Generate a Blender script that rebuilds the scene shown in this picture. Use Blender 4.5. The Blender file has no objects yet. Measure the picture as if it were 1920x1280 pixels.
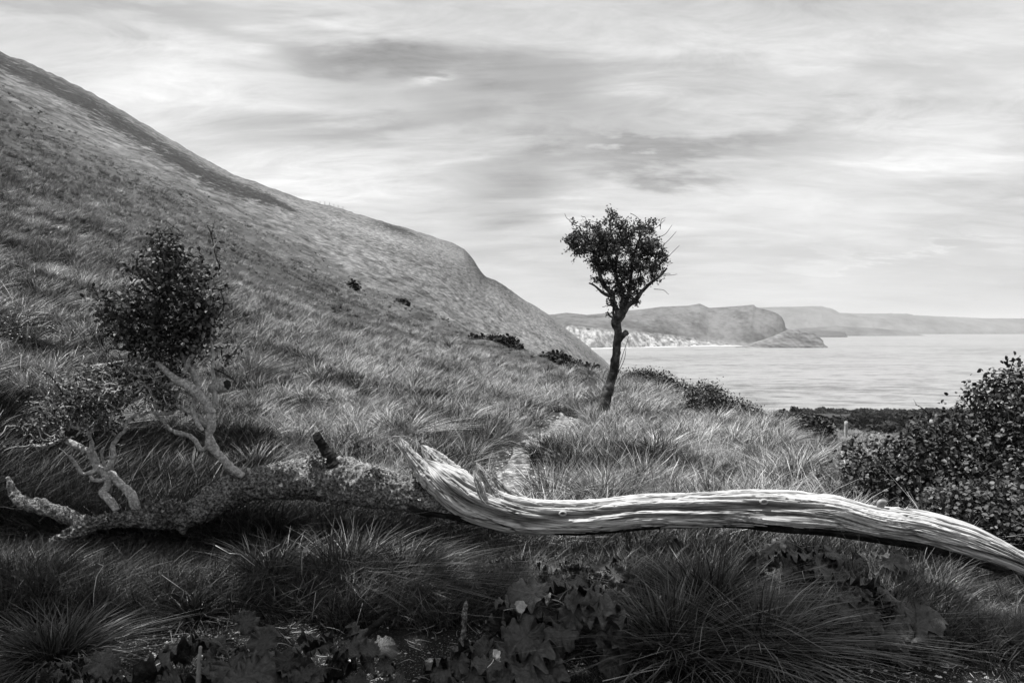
import bpy, math
import numpy as np
from mathutils import Vector
sc = bpy.context.scene
R = math.radians

# ------------------------------------------------------------------ camera, sky, sun, exposure
F, CX, HY = 1500.0, 960.0, 612.0          # focal length, centre column, horizon row, in photo pixels
cam_d = bpy.data.cameras.new('camera'); cam = bpy.data.objects.new('camera', cam_d)
sc.collection.objects.link(cam); sc.camera = cam
cam_d.sensor_width = 36; cam_d.lens = 36 * F / 1920
cam.location = (0, 0, 0); cam.rotation_euler = (R(90), 0, 0)
cam_d.shift_y = -28 / 1920.0
cam_d.clip_start = 0.05; cam_d.clip_end = 120000

SUN_DIR = Vector((-0.31, 0.08, 0.94)).normalized()      # towards the sun
SUN_EL = math.asin(SUN_DIR.z); SUN_AZ = math.atan2(SUN_DIR.x, SUN_DIR.y)
sun_d = bpy.data.lights.new('sun', 'SUN'); sun_d.energy = 5.0; sun_d.angle = R(0.6); sun_d.color = (1, 0.995, 0.985)
sun = bpy.data.objects.new('sun', sun_d); sc.collection.objects.link(sun)
sun.rotation_euler = (-SUN_DIR).to_track_quat('-Z', 'Y').to_euler()
sc.view_settings.view_transform = 'Standard'; sc.view_settings.look = 'None'
sc.view_settings.exposure = 0.75; sc.view_settings.gamma = 1.0; sc.view_settings.use_curve_mapping = False

sc.cycles.max_bounces = 4; sc.cycles.diffuse_bounces = 2; sc.cycles.glossy_bounces = 2; sc.cycles.transmission_bounces = 2; sc.cycles.volume_bounces = 0
W = bpy.data.worlds.new('World'); sc.world = W; W.use_nodes = True
def nd(t, typ, **kw):
    n = t.nodes.new(typ)
    for k, v in kw.items():
        if k == 'inp':
            for a, b in v.items(): n.inputs[a].default_value = b
        else: setattr(n, k, v)
    return n
def build_world():
    t = W.node_tree; t.nodes.clear(); L = t.links.new
    out = nd(t, 'ShaderNodeOutputWorld'); bg = nd(t, 'ShaderNodeBackground'); bg.inputs[1].default_value = 0.06
    sky = nd(t, 'ShaderNodeTexSky', sky_type='NISHITA', sun_disc=False, sun_elevation=SUN_EL, sun_rotation=SUN_AZ)
    bw = nd(t, 'ShaderNodeRGBToBW'); L(sky.outputs[0], bw.inputs[0])
    tc = nd(t, 'ShaderNodeTexCoord'); nrm = nd(t, 'ShaderNodeVectorMath', operation='NORMALIZE'); L(tc.outputs['Generated'], nrm.inputs[0])
    sep = nd(t, 'ShaderNodeSeparateXYZ'); L(nrm.outputs[0], sep.inputs[0])
    def math_(op, a, b=None, c=None, clamp=False):
        n = nd(t, 'ShaderNodeMath', operation=op); n.use_clamp = clamp
        for i, q in enumerate((a, b, c)):
            if q is None: continue
            if isinstance(q, (int, float)): n.inputs[i].default_value = q
            else: L(q, n.inputs[i])
        return n.outputs[0]
    # the clouds lie on a level sheet overhead: project the direction on to it
    zz = math_('ADD', math_('MAXIMUM', sep.outputs[2], 0.0), 0.16)
    px = math_('DIVIDE', sep.outputs[0], zz); py = math_('DIVIDE', sep.outputs[1], zz)
    cmb = nd(t, 'ShaderNodeCombineXYZ'); L(px, cmb.inputs[0]); L(py, cmb.inputs[1])
    def noise(scale, det, rough, dist, sx, sy, rz=0.0, off=(0, 0, 0)):
        mp = nd(t, 'ShaderNodeMapping'); L(cmb.outputs[0], mp.inputs[0])
        mp.inputs['Scale'].default_value = (sx, sy, 1); mp.inputs['Rotation'].default_value = (0, 0, rz); mp.inputs['Location'].default_value = off
        n = nd(t, 'ShaderNodeTexNoise'); L(mp.outputs[0], n.inputs['Vector'])
        n.inputs['Scale'].default_value = scale; n.inputs['Detail'].default_value = det
        n.inputs['Roughness'].default_value = rough; n.inputs['Distortion'].default_value = dist
        return n.outputs[0]
    n1 = noise(0.75, 7, 0.52, 0.35, 1, 0.75, R(20), (1.7, 0.4, 0))
    n2 = noise(2.2, 8, 0.58, 0.5, 0.55, 1.15, R(12), (0.3, 2.2, 0))
    n3 = noise(0.35, 3, 0.5, 0.2, 1, 1, 0, (5, 1, 0))
    # darker and lighter masses: (u, v) direction tangents of the middle, half sizes, tilt, amount
    ty = math_('MAXIMUM', sep.outputs[1], 0.05)
    U = math_('DIVIDE', sep.outputs[0], ty); V = math_('DIVIDE', sep.outputs[2], ty)
    front = math_('GREATER_THAN', sep.outputs[1], 0.05)
    wob = math_('MULTIPLY', math_('SUBTRACT', n2, 0.5), 0.26)
    Uw = math_('ADD', U, math_('MULTIPLY', math_('SUBTRACT', n1, 0.5), 0.25)); Vw = math_('ADD', V, wob)
    tot = None
    for (u, v, a, b, tilt, amt) in [
        (800, 130, 230, 55, -12, -.30), (560, 60, 300, 30, -10, -.16), (100, 15, 260, 22, 0, -.28), (790, 158, 42, 12, 0, .30), (480, 60, 40, 12, 0, .14),
        (1230, 300, 260, 32, 3, -.34), (1130, 268, 110, 12, 0, -.16), (930, 355, 90, 45, 0, -.26), (620, 245, 260, 32, 8, -.20), (600, 330, 150, 40, 8, .16), (1780, 130, 250, 26, 5, -.12),
        (1250, 80, 260, 60, 0, .10), (1050, 370, 60, 14, 0, .10), (1500, 500, 700, 26, 0, -.10), (1060, 430, 320, 14, 0, -.08), (1750, 470, 180, 5, 0, .14), (300, 120, 330, 60, 20, .10), (1700, 240, 260, 40, 0, .06)]:
        uu = (u - CX) / F; vv = (HY - v) / F; c, s = math.cos(R(tilt)), math.sin(R(tilt))
        du = math_('SUBTRACT', Uw, uu); dv = math_('SUBTRACT', Vw, vv)
        e1 = math_('DIVIDE', math_('ADD', math_('MULTIPLY', du, c), math_('MULTIPLY', dv, s)), a / F)
        e2 = math_('DIVIDE', math_('SUBTRACT', math_('MULTIPLY', dv, c), math_('MULTIPLY', du, s)), b / F)
        q = math_('ADD', math_('MULTIPLY', e1, e1), math_('MULTIPLY', e2, e2))
        g = math_('MULTIPLY', math_('EXPONENT', math_('MULTIPLY', q, -0.9)), amt)
        tot = g if tot is None else math_('ADD', tot, g)
    n4 = noise(5.5, 10, 0.72, 0.9, 0.50, 1.1, R(9), (2.3, 1.2, 0)); n5 = noise(1.5, 8, 0.62, 0.9, 0.5, 1.3, R(-14), (7.3, 3.2, 0))
    f = math_('ADD', math_('MULTIPLY', math_('SUBTRACT', n1, 0.5), 1.0), math_('MULTIPLY', math_('SUBTRACT', n2, 0.5), 0.95))
    f = math_('ADD', f, math_('ADD', math_('MULTIPLY', math_('SUBTRACT', n4, 0.5), 0.85), math_('MULTIPLY', math_('SUBTRACT', n5, 0.5), 0.7)))
    f = math_('ADD', f, math_('MULTIPLY', math_('SUBTRACT', n3, 0.5), 0.35))
    tot = math_('MULTIPLY', math_('MULTIPLY', tot, front), math_('MAXIMUM', math_('MULTIPLY_ADD', math_('SUBTRACT', math_('ADD', n4, n2), 1.0), 5.0, 1.55), 0.25))
    f = math_('ADD', math_('MULTIPLY', f, 1.05), tot)
    lum = math_('MULTIPLY_ADD', f, 6.8, 7.6)
    # thinner, greyer veil towards the horizon
    hor = math_('MULTIPLY', sep.outputs[2], 5.0, clamp=True)
    lum = math_('ADD', math_('MULTIPLY', lum, math_('MULTIPLY_ADD', hor, 0.55, 0.45)), math_('MULTIPLY', math_('SUBTRACT', 1.0, hor), 3.3))
    lum = math_('MAXIMUM', lum, 1.5)
    fin = math_('ADD', math_('MULTIPLY', lum, 0.92), math_('MULTIPLY', bw.outputs[0], 0.08))
    L(fin, bg.inputs[0]); L(bg.outputs[0], out.inputs[0])
build_world()

# ------------------------------------------------------------------ helpers
C = sc.collection
rng = np.random.default_rng(7)
def P(u, v, Y): return np.array([(u - CX) / F * Y, Y, (HY - v) / F * Y])
_perm = np.random.default_rng(3).random(4096)
def vn(p):
    p = np.asarray(p, float); i = np.floor(p).astype(np.int64); f = p - i; f = f * f * (3 - 2 * f)
    def h(a, b, c): return _perm[((a * 73856093) ^ (b * 19349663) ^ (c * 83492791)) & 4095]
    x, y, z = i[..., 0], i[..., 1], i[..., 2]; fx, fy, fz = f[..., 0], f[..., 1], f[..., 2]
    r = 0
    for dx in (0, 1):
        for dy in (0, 1):
            for dz in (0, 1):
                r = r + h(x + dx, y + dy, z + dz) * (fx if dx else 1 - fx) * (fy if dy else 1 - fy) * (fz if dz else 1 - fz)
    return r
def fbm(p, o=4, g=0.5):
    p = np.asarray(p, float); a, s, t = 1.0, 0.0, 0.0
    for k in range(o): s = s + a * vn(p * 2 ** k + 17.3 * k); t += a; a *= g
    return s / t
def v3(x, y, z=0.0):
    x, y, z = np.broadcast_arrays(np.asarray(x, float), np.asarray(y, float), np.asarray(z, float)); return np.stack([x, y, z], -1)

def mesh(name, verts, faces, smooth=True, attrs=None, uv=None, vecs=None):
    """faces: list of integer arrays (n,3) or (n,4)"""
    me = bpy.data.meshes.new(name); verts = np.asarray(verts, np.float32).reshape(-1, 3)
    me.vertices.add(len(verts)); me.vertices.foreach_set('co', verts.ravel())
    fl = [np.asarray(f, np.int32) for f in faces if len(f)]
    if fl:
        loops = np.concatenate([f.ravel() for f in fl]); tot = np.concatenate([np.full(len(f), f.shape[1], np.int32) for f in fl])
        start = np.concatenate([[0], np.cumsum(tot)[:-1]]).astype(np.int32)
        me.loops.add(len(loops)); me.loops.foreach_set('vertex_index', loops)
        me.polygons.add(len(tot)); me.polygons.foreach_set('loop_start', start); me.polygons.foreach_set('loop_total', tot)
        me.polygons.foreach_set('use_smooth', np.full(len(tot), smooth))
    for k, v in (attrs or {}).items():
        a = me.attributes.new(k, 'FLOAT', 'POINT'); a.data.foreach_set('value', np.asarray(v, np.float32).ravel())
    for k, v in (vecs or {}).items():
        a = me.attributes.new(k, 'FLOAT_VECTOR', 'POINT'); a.data.foreach_set('vector', np.asarray(v, np.float32).ravel())
    me.update(calc_edges=True); me.validate()
    return me
def link(name, me, m=None, parent=None, coll=None):
    o = bpy.data.objects.new(name, me); (coll or C).objects.link(o)
    if m is not None and not me.materials: me.materials.append(m)
    if parent is not None: o.parent = parent
    return o
def tag(o, label=None, cat=None, group=None, kind=None):
    if label: o['label'] = label
    if cat: o['category'] = cat
    if group: o['group'] = group
    if kind: o['kind'] = kind
    return o
def empty(name, loc=(0, 0, 0), rz=0.0):
    o = bpy.data.objects.new(name, None); C.objects.link(o); o.location = loc; o.rotation_euler = (0, 0, rz); o.empty_display_size = 0.2
    return o
class Acc:
    """collects pieces and makes one mesh"""
    def __init__(s): s.v = []; s.q = []; s.t = []; s.n = 0; s.a = []; s.vec = []
    def add(s, v, q=None, t=None, a=0.5, vec=None):
        v = np.asarray(v, float).reshape(-1, 3)
        if q is not None and len(q): s.q.append(np.asarray(q) + s.n)
        if t is not None and len(t): s.t.append(np.asarray(t) + s.n)
        s.v.append(v); s.a.append(np.broadcast_to(np.asarray(a, float), (len(v),))); s.n += len(v)
        s.vec.append(vec if vec is not None else np.zeros((len(v), 3)))
    def mesh(s, name, smooth=True, off=None):
        v = np.concatenate(s.v)
        if off is not None: v = v - np.asarray(off)
        f = []
        if s.q: f.append(np.concatenate(s.q))
        if s.t: f.append(np.concatenate(s.t))
        return mesh(name, v, f, smooth, {'tone': np.concatenate(s.a)}, vecs={'grain': np.concatenate(s.vec)})

def catmull(pts, rad, n):
    pts = np.asarray(pts, float); rad = np.asarray(rad, float)
    d = np.concatenate([[0], np.cumsum(np.linalg.norm(np.diff(pts, axis=0), axis=1) + 1e-9)])
    t = np.linspace(0, d[-1], n)
    if len(pts) > 2:
        out = np.stack([pchip(d, pts[:, k], t) for k in range(3)], -1); r = pchip(d, rad, t)
    else:
        out = np.stack([np.interp(t, d, pts[:, k]) for k in range(3)], -1); r = np.interp(t, d, rad)
    return out, r, t
def pchip(xk, yk, x):
    xk = np.asarray(xk, float); yk = np.asarray(yk, float); x = np.clip(np.asarray(x, float), xk[0], xk[-1])
    h = np.diff(xk); dl = np.diff(yk, axis=0) / (h if yk.ndim == 1 else h[:, None])
    m = np.zeros_like(yk)
    w1 = 2 * h[1:] + h[:-1]; w2 = h[1:] + 2 * h[:-1]
    if yk.ndim > 1: w1 = w1[:, None]; w2 = w2[:, None]
    same = dl[:-1] * dl[1:] > 0
    with np.errstate(divide='ignore', invalid='ignore'):
        hm = (w1 + w2) / (w1 / dl[:-1] + w2 / dl[1:])
    m[1:-1] = np.where(same, hm, 0); m[0] = dl[0]; m[-1] = dl[-1]
    i = np.clip(np.searchsorted(xk, x) - 1, 0, len(h) - 1); t = (x - xk[i]) / h[i]; hh = h[i]
    if yk.ndim > 1: t = t[:, None]; hh = hh[:, None]
    return (2*t**3-3*t**2+1)*yk[i] + (t**3-2*t**2+t)*hh*m[i] + (-2*t**3+3*t**2)*yk[i+1] + (t**3-t**2)*hh*m[i+1]
def frames(p):
    T = np.gradient(p, axis=0); T /= np.linalg.norm(T, axis=1, keepdims=True) + 1e-12
    ref = np.array([0, 0, 1.0]) if abs(T[:, 2]).mean() < 0.75 else np.array([0, 1.0, 0])
    S = np.cross(T, ref); S /= np.linalg.norm(S, axis=1, keepdims=True) + 1e-12
    Up = np.cross(S, T); return T, S, Up
def tube(acc, pts, rad, sides=6, n=None, rough=0.0, freq=30.0, tone=0.5, knots=0.0, jag=0.0):
    """round tapering limb; theta 0 is up"""
    n = n or max(4, len(pts) * 3); p, r, s = catmull(pts, rad, n); T, S, Up = frames(p)
    th = np.linspace(0, 2 * np.pi, sides, endpoint=False)
    rr = np.broadcast_to(r[:, None], (n, sides)).copy()
    nrm = np.cos(th)[None, :, None] * Up[:, None] + np.sin(th)[None, :, None] * S[:, None]
    if rough > 0: rr = rr * (1 + rough * 2 * (fbm((p[:, None] + nrm * r[:, None, None]) * freq, 3) - .5))
    if knots > 0: rr = rr * (1 + knots * np.clip(vn((p * 9)[:, None] + nrm * .6) - .62, 0, 1) * 3)
    vv = p[:, None] + nrm * rr[..., None]
    if jag > 0: vv = vv + T[:, None] * (rng.random((n, sides, 1)) - .5) * jag * (np.arange(n) >= n - 1)[:, None, None]
    i = np.arange(n - 1)[:, None] * sides; j = np.arange(sides)[None]; j2 = (j + 1) % sides
    q = np.stack([i + j, i + sides + j, i + sides + j2, i + j2], -1).reshape(-1, 4)
    gv = np.stack([np.broadcast_to(s[:, None], (n, sides)), np.broadcast_to(th[None] * r.mean(), (n, sides)), np.zeros((n, sides))], -1)
    V = vv.reshape(-1, 3); b = n * sides
    V = np.concatenate([V, [p[0] - T[0] * r[0] * .3], [p[-1] + T[-1] * r[-1] * .4]])
    jj = np.arange(sides); t = np.concatenate([np.stack([np.full(sides, b), jj, (jj + 1) % sides], -1), np.stack([np.full(sides, b + 1), b - sides + (jj + 1) % sides, b - sides + jj], -1)])
    acc.add(V, q, t, tone, np.concatenate([gv.reshape(-1, 3), gv[0, :1], gv[-1, :1]]))
    return p, r
def leaves(acc, cen, size, up=0.5, fold=0.2, width=0.38, tone=(0.2, 0.8), out=None, curl=0.0):
    """small folded leaves, four triangles each"""
    n = len(cen); size = np.broadcast_to(size, (n,)) * (0.7 + 0.6 * rng.random(n))
    d = rng.normal(size=(n, 3)); 
    if out is not None: d = d * .8 + out
    d[:, 2] += 0.1; d /= np.linalg.norm(d, axis=1, keepdims=True)
    nr = rng.normal(size=(n, 3)); nr[:, 2] = np.abs(nr[:, 2]) + up * 2; nr -= (nr * d).sum(1, keepdims=True) * d; nr /= np.linalg.norm(nr, axis=1, keepdims=True) + 1e-9
    s = np.cross(d, nr)
    def pt(a, b, c): return cen + (d * a + s * b + nr * c) * size[:, None]
    V = np.stack([pt(0, 0, 0), pt(.5, 0, curl), pt(1, 0, -curl - .06), pt(.28, -width, fold), pt(.74, -width * .78, fold * .7), pt(.28, width, fold), pt(.74, width * .78, fold * .7)], 1)
    b = np.arange(n)[:, None] * 7
    t = np.concatenate([b + k for k in ([0, 1, 3], [1, 4, 3], [1, 2, 4], [0, 5, 1], [1, 5, 6], [1, 6, 2])])
    tn = tone[0] + (tone[1] - tone[0]) * rng.random(n)
    acc.add(V.reshape(-1, 3), None, t, np.repeat(tn, 7))
def blades(acc, base, length, width, lean, bend=0.5, seg=3, tone=None, spread=0.35):
    """grass blades; lean (n,3) horizontal drift of the tip relative to the length"""
    n = len(base); length = np.broadcast_to(length, (n,)); width = np.broadcast_to(width, (n,))
    az = rng.random(n) * 2 * np.pi; side = np.stack([np.cos(az), np.sin(az), np.zeros(n)], -1)
    rows = []; T = np.linspace(0, 1, seg + 1)
    for k, t in enumerate(T):
        c = base + lean * (length * (t * (1 - bend) + bend * t * t * 1.4))[:, None]
        hh = length * (t - 0.42 * bend * t * t * np.clip(np.linalg.norm(lean, axis=1), 0, 1.3))
        c = c + np.stack([np.zeros(n), np.zeros(n), hh], -1)
        w = width * (1 - t) ** 0.6 * .5 if k < seg else 0 * width
        if k < seg: rows += [c - side * w[:, None], c + side * w[:, None]]
        else: rows += [c]
    V = np.stack(rows, 1); m = 2 * seg + 1; b = np.arange(n)[:, None] * m
    q = np.concatenate([b + np.array([2*k, 2*k+1, 2*k+3, 2*k+2]) for k in range(seg - 1)]) if seg > 1 else np.zeros((0, 4), int)
    t3 = b + np.array([2*seg-2, 2*seg-1, 2*seg])
    tn = rng.random(n) if tone is None else tone
    gv = np.zeros((n, m, 3)); gv[:, :, 0] = np.repeat(T, 2)[:m][None]
    acc.add(V.reshape(-1, 3), q, t3, np.repeat(tn, m), gv.reshape(-1, 3))

# ------------------------------------------------------------------ materials (a monochrome world: every colour is a grey)
def M(name, lo, hi, rough=0.8, scale=5.0, detail=6, stretch=(1, 1, 1), bump=0.0, bscale=None, coord='Object', tone=0.0, spec=0.3, contrast=1.0, big=None, tip=0.0, dist=0.0, trans=0.0, bdist=0.02):
    m = bpy.data.materials.new(name); m.use_nodes = True; t = m.node_tree; t.nodes.clear(); L = t.links.new
    out = nd(t, 'ShaderNodeOutputMaterial'); b = nd(t, 'ShaderNodeBsdfPrincipled'); L(b.outputs[0], out.inputs[0])
    b.inputs['Roughness'].default_value = rough; b.inputs['Specular IOR Level'].default_value = spec
    if coord == 'grain':
        g = nd(t, 'ShaderNodeAttribute', attribute_name='grain'); src = g.outputs['Vector']
    elif coord == 'world':
        g = nd(t, 'ShaderNodeNewGeometry'); src = g.outputs['Position']
    else:
        g = nd(t, 'ShaderNodeTexCoord'); src = g.outputs['Object']
    mp = nd(t, 'ShaderNodeMapping'); mp.inputs['Scale'].default_value = stretch; L(src, mp.inputs[0])
    n = nd(t, 'ShaderNodeTexNoise'); n.inputs['Scale'].default_value = scale; n.inputs['Detail'].default_value = detail; n.inputs['Roughness'].default_value = 0.6; n.inputs['Distortion'].default_value = dist
    L(mp.outputs[0], n.inputs['Vector'])
    def mm(op, a, bb, clamp=False):
        q = nd(t, 'ShaderNodeMath', operation=op); q.use_clamp = clamp
        for i, w in enumerate((a, bb)):
            if isinstance(w, (int, float)): q.inputs[i].default_value = w
            else: L(w, q.inputs[i])
        return q.outputs[0]
    f = mm('ADD', mm('MULTIPLY', mm('SUBTRACT', n.outputs[0], 0.5), 2.2 * contrast), 0.5)
    if tone: 
        a = nd(t, 'ShaderNodeAttribute', attribute_name='tone'); f = mm('ADD', mm('MULTIPLY', f, 1 - tone), mm('MULTIPLY', a.outputs['Fac'], tone))
    if big:
        g2 = nd(t, 'ShaderNodeNewGeometry'); n2 = nd(t, 'ShaderNodeTexNoise'); n2.inputs['Scale'].default_value = big[0]; n2.inputs['Detail'].default_value = 4
        L(g2.outputs['Position'], n2.inputs['Vector']); f = mm('ADD', f, mm('MULTIPLY', mm('SUBTRACT', n2.outputs[0], 0.5), big[1]))
    if tip:
        a = nd(t, 'ShaderNodeAttribute', attribute_name='grain'); sp = nd(t, 'ShaderNodeSeparateXYZ'); L(a.outputs['Vector'], sp.inputs[0])
        f = mm('ADD', f, mm('MULTIPLY', mm('SUBTRACT', sp.outputs[0], 0.5), tip))
    f = mm('MAXIMUM', mm('MINIMUM', f, 1.0), 0.0)
    v = mm('ADD', mm('MULTIPLY', mm('POWER', f, 1.9), hi - lo), lo)
    L(v, b.inputs['Base Color'])
    if trans:
        tr = nd(t, 'ShaderNodeBsdfTranslucent'); L(v, tr.inputs[0]); mx = nd(t, 'ShaderNodeMixShader'); mx.inputs[0].default_value = trans
        L(b.outputs[0], mx.inputs[1]); L(tr.outputs[0], mx.inputs[2]); L(mx.outputs[0], out.inputs[0])
    if bump:
        bp = nd(t, 'ShaderNodeBump'); bp.inputs['Strength'].default_value = bump; bp.inputs['Distance'].default_value = bdist
        if bscale:
            n3 = nd(t, 'ShaderNodeTexNoise'); n3.inputs['Scale'].default_value = bscale; n3.inputs['Detail'].default_value = 6; L(mp.outputs[0], n3.inputs['Vector']); L(n3.outputs[0], bp.inputs['Height'])
        else: L(n.outputs[0], bp.inputs['Height'])
        L(bp.outputs[0], b.inputs['Normal'])
    return m
MAT = dict(
    wood=M('bleached_wood', .03, .86, .8, 3.0, 8, (2.2, 48, 1), .8, coord='grain', spec=.1, contrast=.95, tone=.5, dist=.25, bdist=.006),
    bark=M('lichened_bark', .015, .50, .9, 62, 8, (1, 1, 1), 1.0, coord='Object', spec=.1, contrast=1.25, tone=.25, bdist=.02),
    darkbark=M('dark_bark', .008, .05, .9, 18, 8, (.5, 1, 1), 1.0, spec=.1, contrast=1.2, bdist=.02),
    branch=M('grey_branch', .12, .80, .85, 60, 6, (1, 1, 1), .8, spec=.1, contrast=.7, bdist=.006),
    twig=M('dark_twig', .012, .05, .85, 30, 4, spec=.1),
    lichen=M('pale_lichen', .08, .62, .95, 60, 5, spec=.05, tone=.6),
    leaf=M('hawthorn_leaf', .014, .15, .6, 8, 3, tone=.8, spec=.25, trans=.12),
    leafpale=M('pale_lit_leaf', .06, .36, .6, 8, 3, tone=.8, spec=.25, trans=.15),  # painted sunlit leaves of the crowns, and pale ones of bushes and seedling
    bramble=M('bramble_leaf', .008, .075, .5, 8, 3, tone=.8, spec=.35),
    bigleaf=M('ruffled_leaf', .008, .085, .42, 9, 6, tone=.35, spec=.5, bump=.6, bscale=30, bdist=.01),
    deadleaf=M('dead_leaf', .25, .5, .8, 14, 5, bump=.4, bdist=.01),
    grass=M('meadow_grass', .007, .60, .5, 3.2, 5, coord='world', tone=.62, spec=.28, big=(.55, 1.4), tip=.34, contrast=1.3),
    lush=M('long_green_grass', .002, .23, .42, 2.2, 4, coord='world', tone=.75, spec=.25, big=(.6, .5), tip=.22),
    straw=M('dry_straw', .22, .6, .7, 6, 4, tone=.6, spec=.2),
    chalk=M('chalk_stone', .20, .85, .9, 30, 5, bump=.5, tone=.5, bdist=.01),
    post=M('weathered_post', .14, .5, .9, 8, 6, (1, 1, .15), .5, bdist=.01),
    wire=M('fence_wire', .12, .2, .5, 5, 2),
    shell=M('snail_shell', .10, .42, .45, 14, 4, bump=.2, tone=.6, bdist=.004),
    gorse=M('dark_scrub', .008, .05, .8, 3, 4, coord='world', tone=.6, spec=.15, big=(.05, .5)),
    flower=M('white_petals', .6, .85, .7, 5, 2),
    hollow=M('hollow_shade', .01, .03, .95, 30, 4, bump=.5),  # near-black colour standing for the shade in the stump's hollow end
)

# ------------------------------------------------------------------ the land
SEA = -70.0
def flat(Y, z=-1.6): return HY - F * z / Y
COLS = {   # column -> [(distance, row)], rows are where the ground at that distance appears
 -1500: [(2, 1812), (3, 1330), (5, 800), (10, 60), (20, -270), (50, -470), (200, -600)],
 -600: [(2, 1812), (4, 1180), (5, 980), (6.5, 720), (10, 345), (20, 70), (50, -90), (220, -180)],
 0: [(2, 1812), (5, 1085), (6, 985), (8, 800), (10, 655), (14, 490), (20, 370), (30, 275), (50, 200), (90, 150), (150, 120), (250, 98)],
 300: [(2, 1812), (5, 1092), (6, 1008), (8, 865), (10, 755), (14, 610), (20, 505), (30, 422), (50, 355), (90, 305), (160, 275), (320, 250)],
 600: [(2, 1812), (5, 1092), (8, 898), (10, 812), (14, 705), (20, 625), (30, 565), (50, 510), (90, 462), (160, 425), (420, 385)],
 800: [(2, 1812), (5, 1092), (8, 908), (10, 826), (14, 745), (20, 685), (30, 640), (50, 600), (80, 572), (140, 530), (250, 480), (540, 438)],
 900: [(2, 1812), (5, 1092), (8, 912), (10, 838), (14, 768), (20, 712), (30, 668), (50, 640), (70, 636), (100, 625), (160, 590), (280, 545), (560, 508)],
 975: [(2, 1812), (5, 1092), (8, 912), (10, 845), (14, 780), (20, 730), (30, 688), (45, 660), (60, 664), (90, 664), (150, 640), (250, 600), (400, 568), (580, 553)],
 1075: [(2, 1812), (5, 1092), (8, 912), (10, 850), (14, 790), (20, 742), (28, 708), (36, 690), (44, 694), (70, 712), (120, 700), (200, 672), (350, 642), (600, 625)],
 1150: [(2, 1812), (5, 1092), (8, 912), (12, 812), (16, 762), (22, 725), (28, 706), (34, 712), (60, 740), (120, 760), (250, 735), (400, 706), (560, 690)],
 1190: [(2, 1812), (5, 1092), (8, 912), (12, 812), (16, 765), (20, 735), (26, 710), (32, 720), (50, 745), (120, 790), (250, 780), (420, 745), (560, 722)],
 1300: [(2, 1812), (5, 1092), (8, 912), (12, 815), (16, 790), (21, 764), (25, 758), (32, 785), (60, 820), (150, 860), (300, 900), (470, 870), (640, 900)],
 1400: [(2, 1812), (5, 1092), (8, 912), (12, 822), (16, 806), (21, 790), (26, 782), (34, 795), (60, 830), (150, 860), (300, 870), (470, 842), (640, 820)],
 1470: [(2, 1812), (5, 1092), (8, 915), (12, 830), (16, 812), (21, 800), (28, 792), (36, 800), (60, 832), (120, 838), (240, 808), (420, 784), (600, 773)],
 1600: [(2, 1812), (5, 1095), (8, 920), (12, 856), (20, 832), (30, 824), (44, 820), (60, 832), (100, 838), (200, 812), (400, 786), (600, 775)],
 1760: [(2, 1812), (5, 1095), (8, 925), (12, 864), (20, 840), (32, 830), (44, 826), (60, 838), (100, 838), (200, 812), (400, 786), (600, 775)],
 1920: [(2, 1812), (5, 1100), (8, 935), (12, 874), (20, 846), (32, 832), (44, 830), (60, 838), (100, 838), (200, 812), (400, 786), (600, 772)],
 3400: [(2, 1812), (5, 1110), (8, 960), (12, 890), (20, 856), (32, 838), (44, 836), (60, 840), (100, 838), (200, 812), (400, 780), (600, 765)]}
RIDGE = [(-1500, -600), (-600, -180), (0, 98), (60, 122), (150, 162), (230, 208), (300, 249), (380, 297), (440, 328), (520, 356), (560, 371), (620, 386), (700, 410), (760, 426), (800, 439), (850, 456), (870, 466), (885, 481), (900, 505), (912, 520), (925, 522), (945, 533), (962, 548), (975, 556), (1000, 571), (1030, 589), (1045, 602), (1075, 626), (1100, 645), (1150, 690), (1190, 722), (1300, 900)]
RDIST = [(-1500, 200), (-600, 220), (0, 250), (300, 320), (600, 420), (800, 540), (900, 560), (975, 580), (1075, 600), (1150, 560), (1190, 560), (1300, 640), (1400, 640), (1470, 610), (1600, 610), (3400, 610)]
def build_table():
    us = np.array(sorted(COLS)); Yg = np.exp(np.linspace(math.log(2), math.log(900), 300)); ug = np.arange(-1500, 3401, 10.0)
    Rd = np.interp(us, *zip(*RDIST))
    V = np.array([pchip(np.log([a for a, b in COLS[u]]), np.array([float(b) for a, b in COLS[u]]), np.log(np.minimum(Yg, COLS[u][-1][0]))) for u in us])
    V = pchip(us.astype(float), V, ug)                      # ug x Yg
    Rg = np.interp(ug, *zip(*RDIST)); rv = np.interp(ug, *zip(*RIDGE))
    low = np.clip((ug - 1230) / 60, 0, 1)
    for i, u in enumerate(ug):
        k = np.interp(Rg[i], Yg, V[i]); w = np.clip((np.log(Yg / Rg[i]) / math.log(3)) + 1, 0, 1); w = w * w * (3 - 2 * w)
        if u < 1230: V[i] += (rv[i] - k) * w
    Z = (HY - V) * Yg[None] / F
    for i in range(len(ug)):
        zr = np.interp(Rg[i], Yg, Z[i]); past = Yg > Rg[i]; d = Yg[past] - Rg[i]
        Z[i, past] = zr - (0.55 * d if ug[i] < 1230 else 0.2 * d)
    return ug, Yg, np.maximum(Z, -90)
UG, YG, ZT = build_table(); LYG = np.log(YG)
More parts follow.
